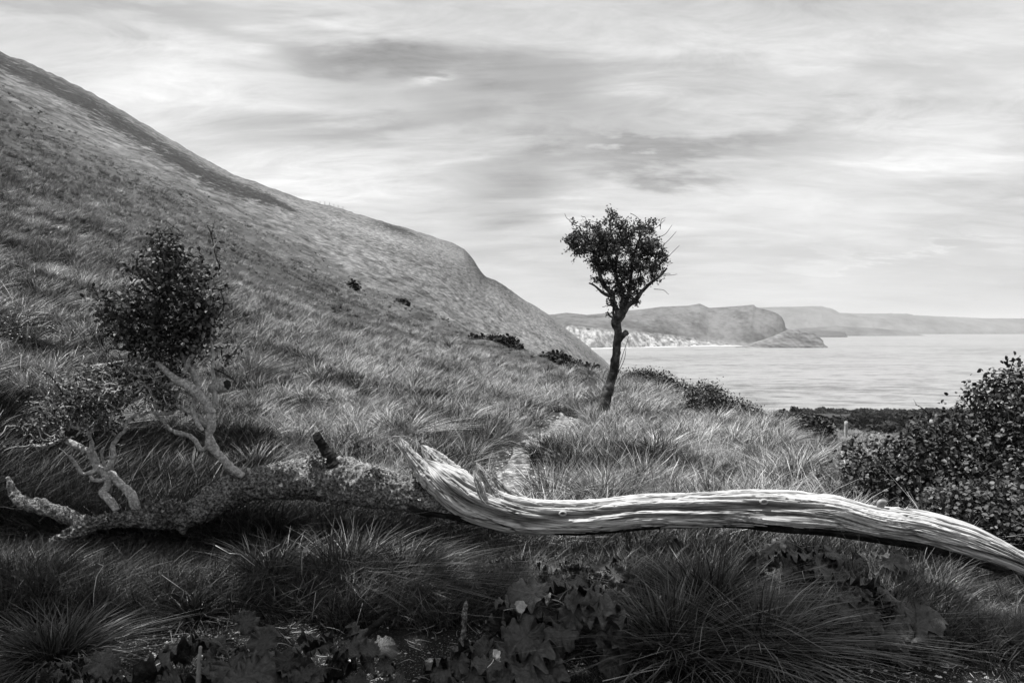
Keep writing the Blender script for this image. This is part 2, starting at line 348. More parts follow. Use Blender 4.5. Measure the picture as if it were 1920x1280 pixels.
def ground(x, y):
    x = np.asarray(x, float); y = np.maximum(np.asarray(y, float), 2.01)
    u = np.clip(CX + F * x / y, -1499, 3399); fi = (u + 1500) / 10; i = np.clip(fi.astype(int), 0, len(UG) - 2); a = fi - i
    fj = (np.log(np.clip(y, 2.001, 899)) - LYG[0]) / (LYG[1] - LYG[0]); j = np.clip(fj.astype(int), 0, len(YG) - 2); b = fj - j
    z = (ZT[i, j] * (1 - a) + ZT[i + 1, j] * a) * (1 - b) + (ZT[i, j + 1] * (1 - a) + ZT[i + 1, j + 1] * a) * b
    hm = np.clip((y - 5.8) / 1.5, 0, 1) * (.25 + .75 * np.clip(path_d(x, y) / .8, 0, 1))
    return z + hm * (0.20 * (vn(v3(x * 1.4, y * 1.4, 0)) - .5) + .10 * (vn(v3(x * 3.1, y * 3.1, 5)) - .5)) + 0.04 * (vn(v3(x * 1.1, y * 1.1, 0)) - .5) * np.clip(y / 6, 0, 1) + np.clip((y - 14) / 40, 0, 1) * (0.9 * (vn(v3(x * .22, y * .22, 3)) - .5) + .4 * (vn(v3(x * .6, y * .6, 3)) - .5))
def on(u, Y, dz=0.0):
    x = (u - CX) / F * Y; return np.array([x, Y, float(ground(x, Y)) + dz])
PATH = [(965, 7.1), (968, 7.9), (962, 8.8), (985, 9.8), (1004, 10.9), (1040, 12.4), (1062, 14.0), (1040, 15.5)]
PATHX = np.array([((u - CX) / F * Y, Y) for u, Y in PATH])
def path_d(x, y):                                       # distance from the worn path
    yy = np.clip(y, PATHX[0, 1], PATHX[-1, 1]); return np.hypot(x - np.interp(yy, PATHX[:, 1], PATHX[:, 0]), y - yy)
def soil_mask(x, y):
    n = fbm(v3(x * 1.7, y * 1.7, 9), 3)
    s = np.clip((4.75 - 0.22 * np.clip(x + 1, 0, 4) - y + (n - .5) * 1.3) * 3, 0, 1)
    return s
def build_ground():
    s = np.concatenate([np.linspace(-1.7, -.8, 60, endpoint=False), np.linspace(-.8, .75, 520, endpoint=False), np.linspace(.75, 1.7, 50)])
    Y = np.concatenate([np.linspace(-16, 2, 24, endpoint=False), np.exp(np.linspace(math.log(2), math.log(820), 330))])
    SS, YY = np.meshgrid(s, Y, indexing='ij'); X = SS * (YY + 20) * np.where(YY < 40, 1, 1)
    Z = ground(X, YY)
    V = np.stack([X, YY, Z], -1); n, m = X.shape
    i = np.arange(n - 1)[:, None] * m; j = np.arange(m - 1)[None]
    q = np.stack([i + j, i + m + j, i + m + j + 1, i + j + 1], -1).reshape(-1, 4)
    u = CX + F * X / np.maximum(YY, 1); v = HY - F * Z / np.maximum(YY, 1)
    below = v - np.interp(u, *zip(*RIDGE))
    # stony, heathery band just under the crest of the hill, a stretch of land of its own
    nz = fbm(v3(X * .05, YY * .012, 2), 4)
    c0 = np.interp(u, [-600, 0, 150, 300, 400, 500, 545, 600], [24, 17, 24, 28, 30, 22, 27, 30]); wd = np.interp(u, [-600, 0, 150, 300, 400, 500, 545, 560], [22, 17, 18, 15, 17, 10, 4, .1])
    scar = np.clip(1.5 - np.abs(below - c0) / wd, 0, 1) * (YY > 60) * (u < 570)
    scar = np.maximum(scar, (YY > 60) * np.clip(1.2 - np.abs(u - 745) / 45, 0, 1) * np.clip(1.3 - np.abs(below - (6 + (u - 720) * .08)) / 7, 0, 1))
    scar = np.maximum(scar, .8 * (YY > 60) * np.clip(1.4 - np.abs(u - 925) / 50, 0, 1) * np.clip(1.4 - np.abs(below) / 18, 0, 1) * (u > 870))
    soil = soil_mask(X, YY)
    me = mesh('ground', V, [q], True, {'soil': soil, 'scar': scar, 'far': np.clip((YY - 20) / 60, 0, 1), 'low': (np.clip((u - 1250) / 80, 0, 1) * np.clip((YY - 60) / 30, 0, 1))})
    m_ = bpy.data.materials.new('hillside_turf'); m_.use_nodes = True; t = m_.node_tree; L = t.links.new; b = t.nodes['Principled BSDF']
    b.inputs['Roughness'].default_value = .9; b.inputs['Specular IOR Level'].default_value = .1
    g = nd(t, 'ShaderNodeNewGeometry')
    def mm(op, a, c=0.0, clamp=False):
        q_ = nd(t, 'ShaderNodeMath', operation=op); q_.use_clamp = clamp
        for k, w in enumerate((a, c)):
            if isinstance(w, (int, float)): q_.inputs[k].default_value = w
            else: L(w, q_.inputs[k])
        return q_.outputs[0]
    def noi(scale, st, det=6, ro=.6, dist=0):
        mp = nd(t, 'ShaderNodeMapping'); mp.inputs['Scale'].default_value = st; L(g.outputs['Position'], mp.inputs[0])
        n_ = nd(t, 'ShaderNodeTexNoise'); n_.inputs['Scale'].default_value = scale; n_.inputs['Detail'].default_value = det; n_.inputs['Roughness'].default_value = ro; n_.inputs['Distortion'].default_value = dist
        L(mp.outputs[0], n_.inputs['Vector']); return n_.outputs[0]
    def att(k): return nd(t, 'ShaderNodeAttribute', attribute_name=k).outputs['Fac']
    def mix(a, c, f):
        return mm('ADD', mm('MULTIPLY', a, mm('SUBTRACT', 1.0, f)), mm('MULTIPLY', c, f))
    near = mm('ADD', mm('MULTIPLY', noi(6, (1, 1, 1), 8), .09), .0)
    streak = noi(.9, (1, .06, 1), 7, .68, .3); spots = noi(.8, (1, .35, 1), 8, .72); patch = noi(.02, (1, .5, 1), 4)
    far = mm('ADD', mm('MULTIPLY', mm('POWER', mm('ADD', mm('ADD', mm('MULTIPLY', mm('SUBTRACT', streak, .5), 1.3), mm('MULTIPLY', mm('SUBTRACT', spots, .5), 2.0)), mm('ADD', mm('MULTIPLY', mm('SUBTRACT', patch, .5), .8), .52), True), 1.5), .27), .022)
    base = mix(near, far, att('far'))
    rock = mm('MULTIPLY', mm('POWER', noi(.55, (1, .16, 1), 8, .8), 4.0), .28)
    sf = mm('MULTIPLY', mm('SUBTRACT', mm('ADD', mm('MULTIPLY', att('scar'), .9), mm('MULTIPLY', mm('SUBTRACT', noi(.55, (1, .16, 1), 9, .9), .5), 8.0)), .28), 2.6, True)
    base = mix(base, rock, mm('MULTIPLY', mm('MULTIPLY', sf, mm('GREATER_THAN', att('scar'), .02)), .97))
    base = mix(base, mm('ADD', mm('MULTIPLY', noi(.1, (1, 1, 1), 7), .07), .0), att('low'))
    grit = mm('GREATER_THAN', noi(95, (1, 1, 1), 4, .7), .60)
    dirt = mm('ADD', mm('MULTIPLY', mm('POWER', noi(30, (1, 1, 1), 9, .95), 4.0), .35), mm('MULTIPLY', grit, .22))
    pathf = mm('MULTIPLY', att('soil'), 1.0)
    sepn = nd(t, 'ShaderNodeSeparateXYZ'); L(g.outputs['Position'], sepn.inputs[0])
    dirt = mm('ADD', dirt, mm('MULTIPLY', mm('MULTIPLY', mm('GREATER_THAN', sepn.outputs[1], 6.4), noi(9, (1, 1, 1), 6, .8)), .20))   # paler chalk where the path is trodden
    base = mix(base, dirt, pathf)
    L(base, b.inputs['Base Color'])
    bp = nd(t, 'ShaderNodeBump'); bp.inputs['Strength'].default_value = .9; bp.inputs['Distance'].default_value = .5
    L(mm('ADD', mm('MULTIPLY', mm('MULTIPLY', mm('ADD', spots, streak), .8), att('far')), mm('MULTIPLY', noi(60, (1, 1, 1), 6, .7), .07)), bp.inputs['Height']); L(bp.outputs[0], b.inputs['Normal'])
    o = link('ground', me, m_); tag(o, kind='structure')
build_ground()

def build_path():
    t = np.linspace(0, 1, 130); Yp = np.linspace(PATHX[0, 1] - .25, PATHX[-1, 1], 130); Xp = pchip(PATHX[:-1, 1], PATHX[:-1, 0], Yp); c = np.linspace(-1, 1, 15)
    wl = .07 + .22 * fbm(v3(Yp * 2.6, 0 * Yp, 4), 3); wr = .07 + .22 * fbm(v3(Yp * 2.6, 0 * Yp, 9), 3); w = np.where(c[None] < 0, wl[:, None], wr[:, None]) * np.clip((1.02 - t) * 5, .15, 1)[:, None]
    X = Xp[:, None] + c[None] * w; Y = np.broadcast_to(Yp[:, None], X.shape); edge = np.abs(c[None]) ** 4 * .03
    Z = ground(X, Y) + .016 - edge + .014 * (fbm(v3(X * 11, Y * 11, 1), 3) - .5); n, m = X.shape; i = np.arange(n - 1)[:, None] * m; j = np.arange(m - 1)[None]
    me = mesh('path', np.stack([X, Y, Z], -1), [np.stack([i + j, i + j + 1, i + m + j + 1, i + m + j], -1).reshape(-1, 4)])
    tag(link('path', me, M('trodden_chalk', .03, .42, .95, 13, 9, bump=.8, contrast=1.5, spec=.05, bdist=.02)), kind='structure')
build_path()

def build_sea():
    xs = np.array([-60000, 60000.]); V = [(-60000, 250, SEA), (60000, 250, SEA), (60000, 60000, SEA), (-60000, 60000, SEA)]
    m = bpy.data.materials.new('sea_water'); m.use_nodes = True; t = m.node_tree; L = t.links.new; b = t.nodes['Principled BSDF']
    b.inputs['Base Color'].default_value = (.20, .20, .20, 1); b.inputs['Roughness'].default_value = .42; b.inputs['IOR'].default_value = 1.33; b.inputs['Specular IOR Level'].default_value = .12
    g = nd(t, 'ShaderNodeNewGeometry')
    hs = []
    for sc_, st, w in ((.045, (.5, 1, 1), 1.0), (.006, (.4, 1, 1), .5), (.25, (.5, 1, 1), .6)):
        mp = nd(t, 'ShaderNodeMapping'); mp.inputs['Scale'].default_value = st; mp.inputs['Rotation'].default_value = (0, 0, R(8)); L(g.outputs['Position'], mp.inputs[0])
        n = nd(t, 'ShaderNodeTexNoise'); n.inputs['Scale'].default_value = sc_; n.inputs['Detail'].default_value = 6; n.inputs['Roughness'].default_value = .7; L(mp.outputs[0], n.inputs['Vector'])
        q = nd(t, 'ShaderNodeMath', operation='MULTIPLY'); q.inputs[1].default_value = w; L(n.outputs[0], q.inputs[0]); hs.append(q.outputs[0])
    a = nd(t, 'ShaderNodeMath', operation='ADD'); L(hs[0], a.inputs[0]); L(hs[1], a.inputs[1]); a2 = nd(t, 'ShaderNodeMath', operation='ADD'); L(a.outputs[0], a2.inputs[0]); L(hs[2], a2.inputs[1])
    bp = nd(t, 'ShaderNodeBump'); bp.inputs['Strength'].default_value = 1.0; bp.inputs['Distance'].default_value = 2.2; L(a2.outputs[0], bp.inputs['Height']); L(bp.outputs[0], b.inputs['Normal'])
    # ripple light and shade put into the colour, lighter and darker with wave height
    mr = nd(t, 'ShaderNodeMapRange'); mr.inputs['From Min'].default_value = .78; mr.inputs['From Max'].default_value = 1.10; mr.inputs['To Min'].default_value = .04; mr.inputs['To Max'].default_value = .24
    L(a2.outputs[0], mr.inputs['Value']); L(mr.outputs[0], b.inputs['Base Color'])
    tag(link('sea', mesh('sea', V, [np.array([[0, 1, 2, 3]])], False), m), kind='structure')
build_sea()

def coast(name, sky, crest, shore, m, cliff=None, back=900, nt=46, du=1.2, rough=6.0, power=0.8, kind='structure', base_v=None):
    """a stretch of hills: sky = skyline (column,row); crest / shore = distances; cliff = rows of the cliff's upper edge"""
    u = np.arange(sky[0][0], sky[-1][0] + .1, du); sv = np.interp(u, *zip(*sky)); yc = np.interp(u, *zip(*crest)) if isinstance(crest, list) else np.full(len(u), float(crest))
    ys = np.interp(u, *zip(*shore)) if isinstance(shore, list) else np.full(len(u), float(shore))
    zc = (HY - sv) / F * yc; zc = np.maximum(zc, SEA - 1)
    cv = np.interp(u, *zip(*cliff)) if cliff else None
    rows = []; flag = []
    ts = np.concatenate([np.linspace(0, .12, 12, endpoint=False), np.linspace(.12, 1, nt), 1 + np.linspace(.05, 1, 8)])
    for t in ts:
        if t <= 1:
            if cliff:
                yt = ys + 90; zt = (HY - cv) / F * yt                      # the cliff's top edge
                if t < .12: k = t / .12; y = ys - 6 + k * 96; z = SEA - 2 + (zt - SEA + 2) * k ** .8
                else: k = (t - .12) / .88; y = yt + (yc - yt) * k; z = zt + (zc - zt) * (k ** power)
            else: y = ys + (yc - ys) * t; z = SEA - 2 + (zc - SEA + 2) * np.sin(t * np.pi / 2) ** power
        else: y = yc + back * (t - 1); z = zc + (SEA - 40 - zc) * (t - 1) ** 1.5
        x = (u - CX) / F * (yc if not cliff else ys + (yc - ys) * min(t, 1))
        if cliff is None: x = (u - CX) / F * (ys + (yc - ys) * min(t, 1))
        nz = (fbm(v3(x / 160, y / 160, 1), 4) - .5) * rough * 2 * math.sin(min(t, 1) * math.pi) + (fbm(v3(x / 18, y / 30, z / 30), 3) - .5) * rough * .7 * (1 if t < .98 else .15)
        rows.append(np.stack([x, y + (fbm(v3(x / 25, t * 3, 5), 3) - .5) * rough * (5 if cliff and t < .12 else 1), z + nz], -1)); flag.append(np.full(len(u), 1.0 if t < .12 else (.5 if t < .14 else 0)))
    V = np.stack(rows, 0); n, mcol = len(ts), len(u)
    i = np.arange(n - 1)[:, None] * mcol; j = np.arange(mcol - 1)[None]
    q = np.stack([i + j, i + j + 1, i + mcol + j + 1, i + mcol + j], -1).reshape(-1, 4)
    fl = np.array(flag)
    me = mesh(name, V.reshape(-1, 3), [q], True, {'cliff': fl.ravel(), 'uu': np.broadcast_to(((u - CX) / F)[None], fl.shape).ravel()})
    return tag(link(name, me, m), kind=kind)
def hillmat(name, lo, hi, cl, ch, scale, strata=False):
    m = bpy.data.materials.new(name); m.use_nodes = True; t = m.node_tree; L = t.links.new; b = t.nodes['Principled BSDF']; b.inputs['Roughness'].default_value = .95; b.inputs['Specular IOR Level'].default_value = .05
    g = nd(t, 'ShaderNodeNewGeometry')
    def noi(s, st=(1, 1, 1), rot=(0, 0, 0), det=7, ro=.65):
        mp = nd(t, 'ShaderNodeMapping'); mp.inputs['Scale'].default_value = st; mp.inputs['Rotation'].default_value = rot; L(g.outputs['Position'], mp.inputs[0])
        n = nd(t, 'ShaderNodeTexNoise'); n.inputs['Scale'].default_value = s; n.inputs['Detail'].default_value = det; n.inputs['Roughness'].default_value = ro; L(mp.outputs[0], n.inputs['Vector']); return n.outputs[0]
    def mr(x, a, c, lo_, hi_):
        q = nd(t, 'ShaderNodeMapRange'); q.inputs['From Min'].default_value = a; q.inputs['From Max'].default_value = c; q.inputs['To Min'].default_value = lo_; q.inputs['To Max'].default_value = hi_; L(x, q.inputs['Value']); return q.outputs[0]
    n1 = noi(scale, (1, .5, 1.0)); n2 = noi(scale * 7, (1, .6, 1.5))
    ad = nd(t, 'ShaderNodeMath', operation='MULTIPLY_ADD'); L(n2, ad.inputs[0]); ad.inputs[1].default_value = .7; L(n1, ad.inputs[2])
    turf = mr(ad.outputs[0], .68, 1.02, lo, hi)
    if strata:
        mp = nd(t, 'ShaderNodeMapping'); mp.inputs['Rotation'].default_value = (0, R(-38), 0); L(g.outputs['Position'], mp.inputs[0])
        wv = nd(t, 'ShaderNodeTexWave'); wv.bands_direction = 'Z'; wv.inputs['Scale'].default_value = .020; wv.inputs['Distortion'].default_value = 14.0; wv.inputs['Detail'].default_value = 6; wv.inputs['Detail Scale'].default_value = .5; wv.inputs['Detail Roughness'].default_value = .75
        L(mp.outputs[0], wv.inputs[0]); rk = mr(wv.outputs[1], .2, .9, cl, ch); mx = .9
        nn = noi(.05, (.25, .6, 1.6), (0, R(-38), 0)); rk = mr(nn, .36, .64, .02, ch); ml = nd(t, 'ShaderNodeMath', operation='ADD'); L(rk, ml.inputs[0]); L(mr(wv.outputs[1], .2, .9, -.015, .03), ml.inputs[1]); rk = ml.outputs[0]
    else:
        n3 = noi(scale * 9, (1, .4, .5), (0, R(30), 0)); rk = mr(n3, .38, .62, cl, ch)
    at = nd(t, 'ShaderNodeAttribute', attribute_name='cliff'); mix = nd(t, 'ShaderNodeMix'); mix.data_type = 'FLOAT'
    if strata: mix.inputs[0].default_value = 1
    else:
        uu = nd(t, 'ShaderNodeAttribute', attribute_name='uu'); k = mr(uu.outputs['Fac'], .235, .30, 1, .05); mu = nd(t, 'ShaderNodeMath', operation='MULTIPLY'); mu.use_clamp = True; L(at.outputs['Fac'], mu.inputs[0]); L(k, mu.inputs[1])
        n4 = noi(scale * 5); br = mr(n4, .36, .5, 0, 1); m3 = nd(t, 'ShaderNodeMath', operation='MULTIPLY'); m3.use_clamp = True; L(mu.outputs[0], m3.inputs[0]); L(br, m3.inputs[1]); L(m3.outputs[0], mix.inputs[0])
    L(turf, mix.inputs[2]); L(rk, mix.inputs[3]); L(mix.outputs[0], b.inputs['Base Color'])
    return m
HM = hillmat('headland_turf', .006, .12, .08, .42, .008)
coast('headland', [(930, 600), (1000, 592), (1040, 589), (1062, 586), (1100, 590), (1125, 588), (1165, 583), (1200, 580), (1240, 575), (1290, 573), (1312, 569), (1330, 577), (1350, 576), (1380, 574), (1413, 571), (1417, 575), (1430, 579), (1445, 583), (1458, 588), (1466, 594), (1471, 603), (1473, 614), (1486, 622), (1505, 640), (1512, 652)],
      [(930, 3500), (1300, 3500), (1478, 3150), (1512, 3120)], [(930, 2650), (1110, 2560), (1330, 2900), (1512, 2950)], HM, [(930, 600), (1060, 611), (1100, 615), (1160, 622), (1250, 630), (1330, 641), (1360, 643), (1430, 641), (1478, 647), (1512, 653)], rough=9)
coast('headland_point', [(1375, 652), (1400, 646), (1440, 634), (1470, 621), (1480, 617.5), (1490, 616.5), (1497, 617), (1501, 620), (1512, 622), (1526, 625.5), (1529, 627), (1535, 630), (1540, 635), (1543, 638), (1544, 644), (1549, 648), (1553, 651)], 2700, 2620, hillmat('tilted_strata', .03, .1, .05, .17, .01, True), None, back=120, du=.6, rough=4, power=.9)
coast('far_hills', [(1380, 590), (1420, 577), (1470, 575.5), (1540, 574.5), (1560, 579), (1575, 586.5), (1600, 587.5), (1700, 588.5), (1712, 591), (1760, 593), (1840, 596.5), (1900, 597), (2000, 598), (2300, 600)], 8200, [(1380, 7100), (1540, 7200), (1700, 7400), (2300, 7500)], hillmat('distant_turf', .03, .13, .3, .55, .0016), None, back=3000, rough=16, power=.6)
coast('far_cape', [(1430, 629), (1470, 617), (1520, 614), (1570, 611), (1600, 613), (1640, 615), (1690, 620), (1740, 630)], 6200, 5900, hillmat('cape_turf', .02, .1, .3, .55, .004), None, back=400, rough=6, power=.6)
coast('near_cape', [(1460, 633), (1485, 626), (1500, 622), (1540, 620), (1575, 620.5), (1584, 622), (1590, 633)], 5300, 5200, hillmat('low_cape_turf', .015, .06, .3, .55, .004), None, back=200, rough=3, power=.4)
# pale beach under the cliffs
def beach():
    V = []; us = np.arange(1085, 1480, 6.0)
    for k, dz in ((0, -.4), (1, 1.6)):
        for u in us:
            Y = np.interp(u, [1085, 1110, 1330, 1478], [2480, 2500, 2850, 2890]) + k * 75 + 10 * math.sin(u * .07); V.append(((u - CX) / F * Y, Y, SEA + dz))
    n = len(us); i = np.arange(n - 1); q = np.stack([i, i + 1, i + n + 1, i + n], -1)
    tag(link('beach', mesh('beach', V, [q]), M('pale_shingle', .45, .7, .9, .05, 4)), kind='structure')
beach()

# air
def haze():
    x, y0, y1, z0, z1 = 70000, -300, 66000, -95, 330
    V = [(-x, y0, z0), (x, y0, z0), (x, y1, z0), (-x, y1, z0), (-x, y0, z1), (x, y0, z1), (x, y1, z1), (-x, y1, z1)]
    q = [[0, 3, 2, 1], [4, 5, 6, 7], [0, 1, 5, 4], [1, 2, 6, 5], [2, 3, 7, 6], [3, 0, 4, 7]]
    m = bpy.data.materials.new('sea_air'); m.use_nodes = True; t = m.node_tree; t.nodes.clear()
    o = nd(t, 'ShaderNodeOutputMaterial'); v = nd(t, 'ShaderNodeVolumePrincipled'); v.inputs['Color'].default_value = (.9, .9, .9, 1); v.inputs['Density'].default_value = 7.5e-5; v.inputs['Anisotropy'].default_value = 0.0
    t.links.new(v.outputs[0], o.inputs['Volume'])
    tag(link('haze', mesh('haze', V, [np.array(q)], False), m), kind='stuff')
haze()

# ------------------------------------------------------------------ branching growth
def grow(acc, base, attract, tip=0.004, thick=0.02, sides=5, wig=0.10, k=2, tone=.5, expo=2.3):
    """joins every attractor to the nearest twig already grown; base = list of (point, radius) to start from"""
    nodes = [np.array(p, float) for p, r in base]; par = [-1] * len(nodes); rad0 = [r for p, r in base]
    b0 = nodes[0]; A = np.asarray(attract); A = A[np.argsort([min(np.linalg.norm(a - n) for n in nodes) for a in A])]
    N = np.zeros((len(nodes) + len(A) * k, 3)); N[:len(nodes)] = nodes; cnt = len(nodes); par = par + [0] * (len(A) * k)
    for a in A:
        d = np.linalg.norm(N[:cnt] - a, axis=1); i = int(np.argmin(d)); p = N[i]; L = d[i]; last = i
        for s in range(1, k + 1):
            t = s / k; q = p + (a - p) * t + (rng.normal(size=3) * wig * L * (1 - t) if s < k else 0); N[cnt] = q; par[cnt] = last; last = cnt; cnt += 1
    w = np.zeros(cnt); child = [[] for _ in range(cnt)]
    for i in range(cnt):
        if par[i] >= 0 and i >= len(base): child[par[i]].append(i)
    for i in range(cnt - 1, -1, -1):
        if not child[i]: w[i] = tip ** expo
        w_i = w[i]
        if i >= len(base): w[par[i]] += w_i
    r = np.minimum(w ** (1 / expo), thick)
    used = set()
    for i in range(cnt):
        for c in child[i]:
            if c in used: continue
            chain = [i, c]; used.add(c); cur = c
            while child[cur]:
                nx = [q for q in child[cur] if q not in used]
                if not nx: break
                nx = max(nx, key=lambda q: w[q]); chain.append(nx); used.add(nx); cur = nx
            pts = N[chain]; rr = r[chain].copy(); rr[0] = rr[1]
            if len(chain) > 2 or True: tube(acc, pts, rr, sides, n=max(3, len(chain) + (2 if len(chain) < 12 else 0)), tone=tone)
    return N[:cnt]
def in_blobs(blobs, n, shell=0.0):
    """random points in ellipsoids given as (u, v, Y, ru, rv, depth)"""
    w = np.array([b[3] * b[4] * b[5] for b in blobs], float) ** .8; w /= w.sum(); out = []
    ks = rng.choice(len(blobs), n, p=w)
    d = rng.normal(size=(n, 3)); d /= np.linalg.norm(d, axis=1, keepdims=True); rr = (rng.random(n) ** (1 / 3)) * (1 - shell) + shell
    for i, k in enumerate(ks):
        u, v, Y, ru, rv, dp = blobs[k]; out.append(P(u, v, Y) + d[i] * rr[i] * np.array([ru / F * Y, dp, rv / F * Y]))
    return np.array(out)

# ------------------------------------------------------------------ fallen tree
def fibre_tube(pts, rad, n, sides, seed, flat_=1.0, amp=.010, grooves=(), twist=.25, lobes=.10, ends=.03, span=None, tone_k=1.0, cfreq=70.0, lift=0.0):
    """weathered split timber: fibres, cracks and long troughs are geometry, with the shade of the troughs added in tone. theta 0 up, pi/2 towards the viewer's side"""
    p, r, s = catmull(pts, rad, n); T, S, Up = frames(p)
    S = np.where((S[:, 1:2] > 0), -S, S)
    th = np.linspace(0, 2 * np.pi, sides, endpoint=span is not None) if span is None else np.linspace(span[0], span[1], sides)
    if span is None: th = np.linspace(0, 2 * np.pi, sides + 1)[:-1]
    TH, SS = np.meshgrid(th, s, indexing='xy'); tw = TH + twist * SS + .25 * (vn(v3(SS * 1.5, 0 * SS, seed)) - .5)
    c, d = np.cos(tw), np.sin(tw)
    lo = fbm(np.stack([c * 1.2 + seed, d * 1.2, SS * 1.3], -1), 3) - .5
    mid = fbm(np.stack([c * 4 + seed, d * 4, SS * 2.0 + .4 * lo], -1), 3)
    fine = fbm(np.stack([c * 11, d * 11 + seed, SS * 4.5 + mid * 2], -1), 4)
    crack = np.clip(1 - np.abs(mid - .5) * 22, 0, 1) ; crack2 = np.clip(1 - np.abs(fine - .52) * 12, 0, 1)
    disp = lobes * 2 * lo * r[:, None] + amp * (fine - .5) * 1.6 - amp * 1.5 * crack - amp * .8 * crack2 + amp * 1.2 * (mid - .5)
    trough = np.zeros_like(TH)
    for (s0, s1, th0, th1, w, depth) in grooves:          # positions as fractions of the length
        f = SS / s[-1]; a = np.clip((f - s0) / (s1 - s0), 0, 1); tc = th0 + (th1 - th0) * a + .10 * np.sin(f * 23 + seed)
        win = np.clip((f - s0) / .04, 0, 1) * np.clip((s1 - f) / .05, 0, 1); dd = np.abs((TH - tc + np.pi) % (2 * np.pi) - np.pi)
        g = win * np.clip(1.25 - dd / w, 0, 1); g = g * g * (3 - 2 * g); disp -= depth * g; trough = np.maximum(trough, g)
    nrm = np.cos(TH)[..., None] * Up[:, None] + np.sin(TH)[..., None] * S[:, None] * flat_
    rr = r[:, None] + disp + lift
    # ragged ends
    V = p[:, None] + nrm * rr[..., None]
    e0 = np.clip(1 - SS / max(ends, 1e-3), 0, 1); e1 = np.clip(1 - (s[-1] - SS) / max(ends, 1e-3), 0, 1)
    jag = (fbm(np.stack([c * 5 + 9, d * 5, 0 * SS + seed], -1), 3) - .5) * ends * 2.2
    V = V - T[:, None] * (e0 * jag)[..., None] + T[:, None] * (e1 * jag)[..., None]
    V = V + (p[:, None] - V) * (np.clip(e0, 0, 1) ** 2 * .55)[..., None] + (p[:, None] - V) * (np.clip(e1, 0, 1) ** 2 * .45)[..., None]
    m = len(th); wrap = span is None
    i = np.arange(n - 1)[:, None] * m; j = np.arange(m if wrap else m - 1)[None]; j2 = (j + 1) % m
    q = np.stack([i + j, i + j2, i + m + j2, i + m + j], -1).reshape(-1, 4)
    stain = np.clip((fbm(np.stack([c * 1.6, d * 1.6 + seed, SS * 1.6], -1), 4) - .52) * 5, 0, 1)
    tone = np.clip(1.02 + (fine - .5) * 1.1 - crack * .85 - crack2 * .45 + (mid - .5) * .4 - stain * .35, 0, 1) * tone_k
    tone = tone * (1 - .72 * trough)  # grooves toned darker: the shade in the hollows is put into the colour
    g = np.stack([SS, tw * .11, 0 * SS], -1)
    V2 = np.concatenate([V.reshape(-1, 3), p[:1], p[-1:]]); tris = None
    if wrap:
        jj = np.arange(m); b = n * m
        tris = np.concatenate([np.stack([np.full(m, b), (jj + 1) % m, jj], -1), np.stack([np.full(m, b + 1), b - m + jj, b - m + (jj + 1) % m], -1)])
    return V2, q, tris, np.concatenate([tone.ravel(), [.1, .1]]), np.concatenate([g.reshape(-1, 3), g[0, :1], g[-1, :1]])
def px(L, Ys):
    """[(u, v, radius px)] at distances -> points, radii"""
    Ys = np.broadcast_to(Ys, (len(L),)); return np.array([P(u, v, Y) for (u, v, r), Y in zip(L, Ys)]), np.array([r / F * Y for (u, v, r), Y in zip(L, Ys)])

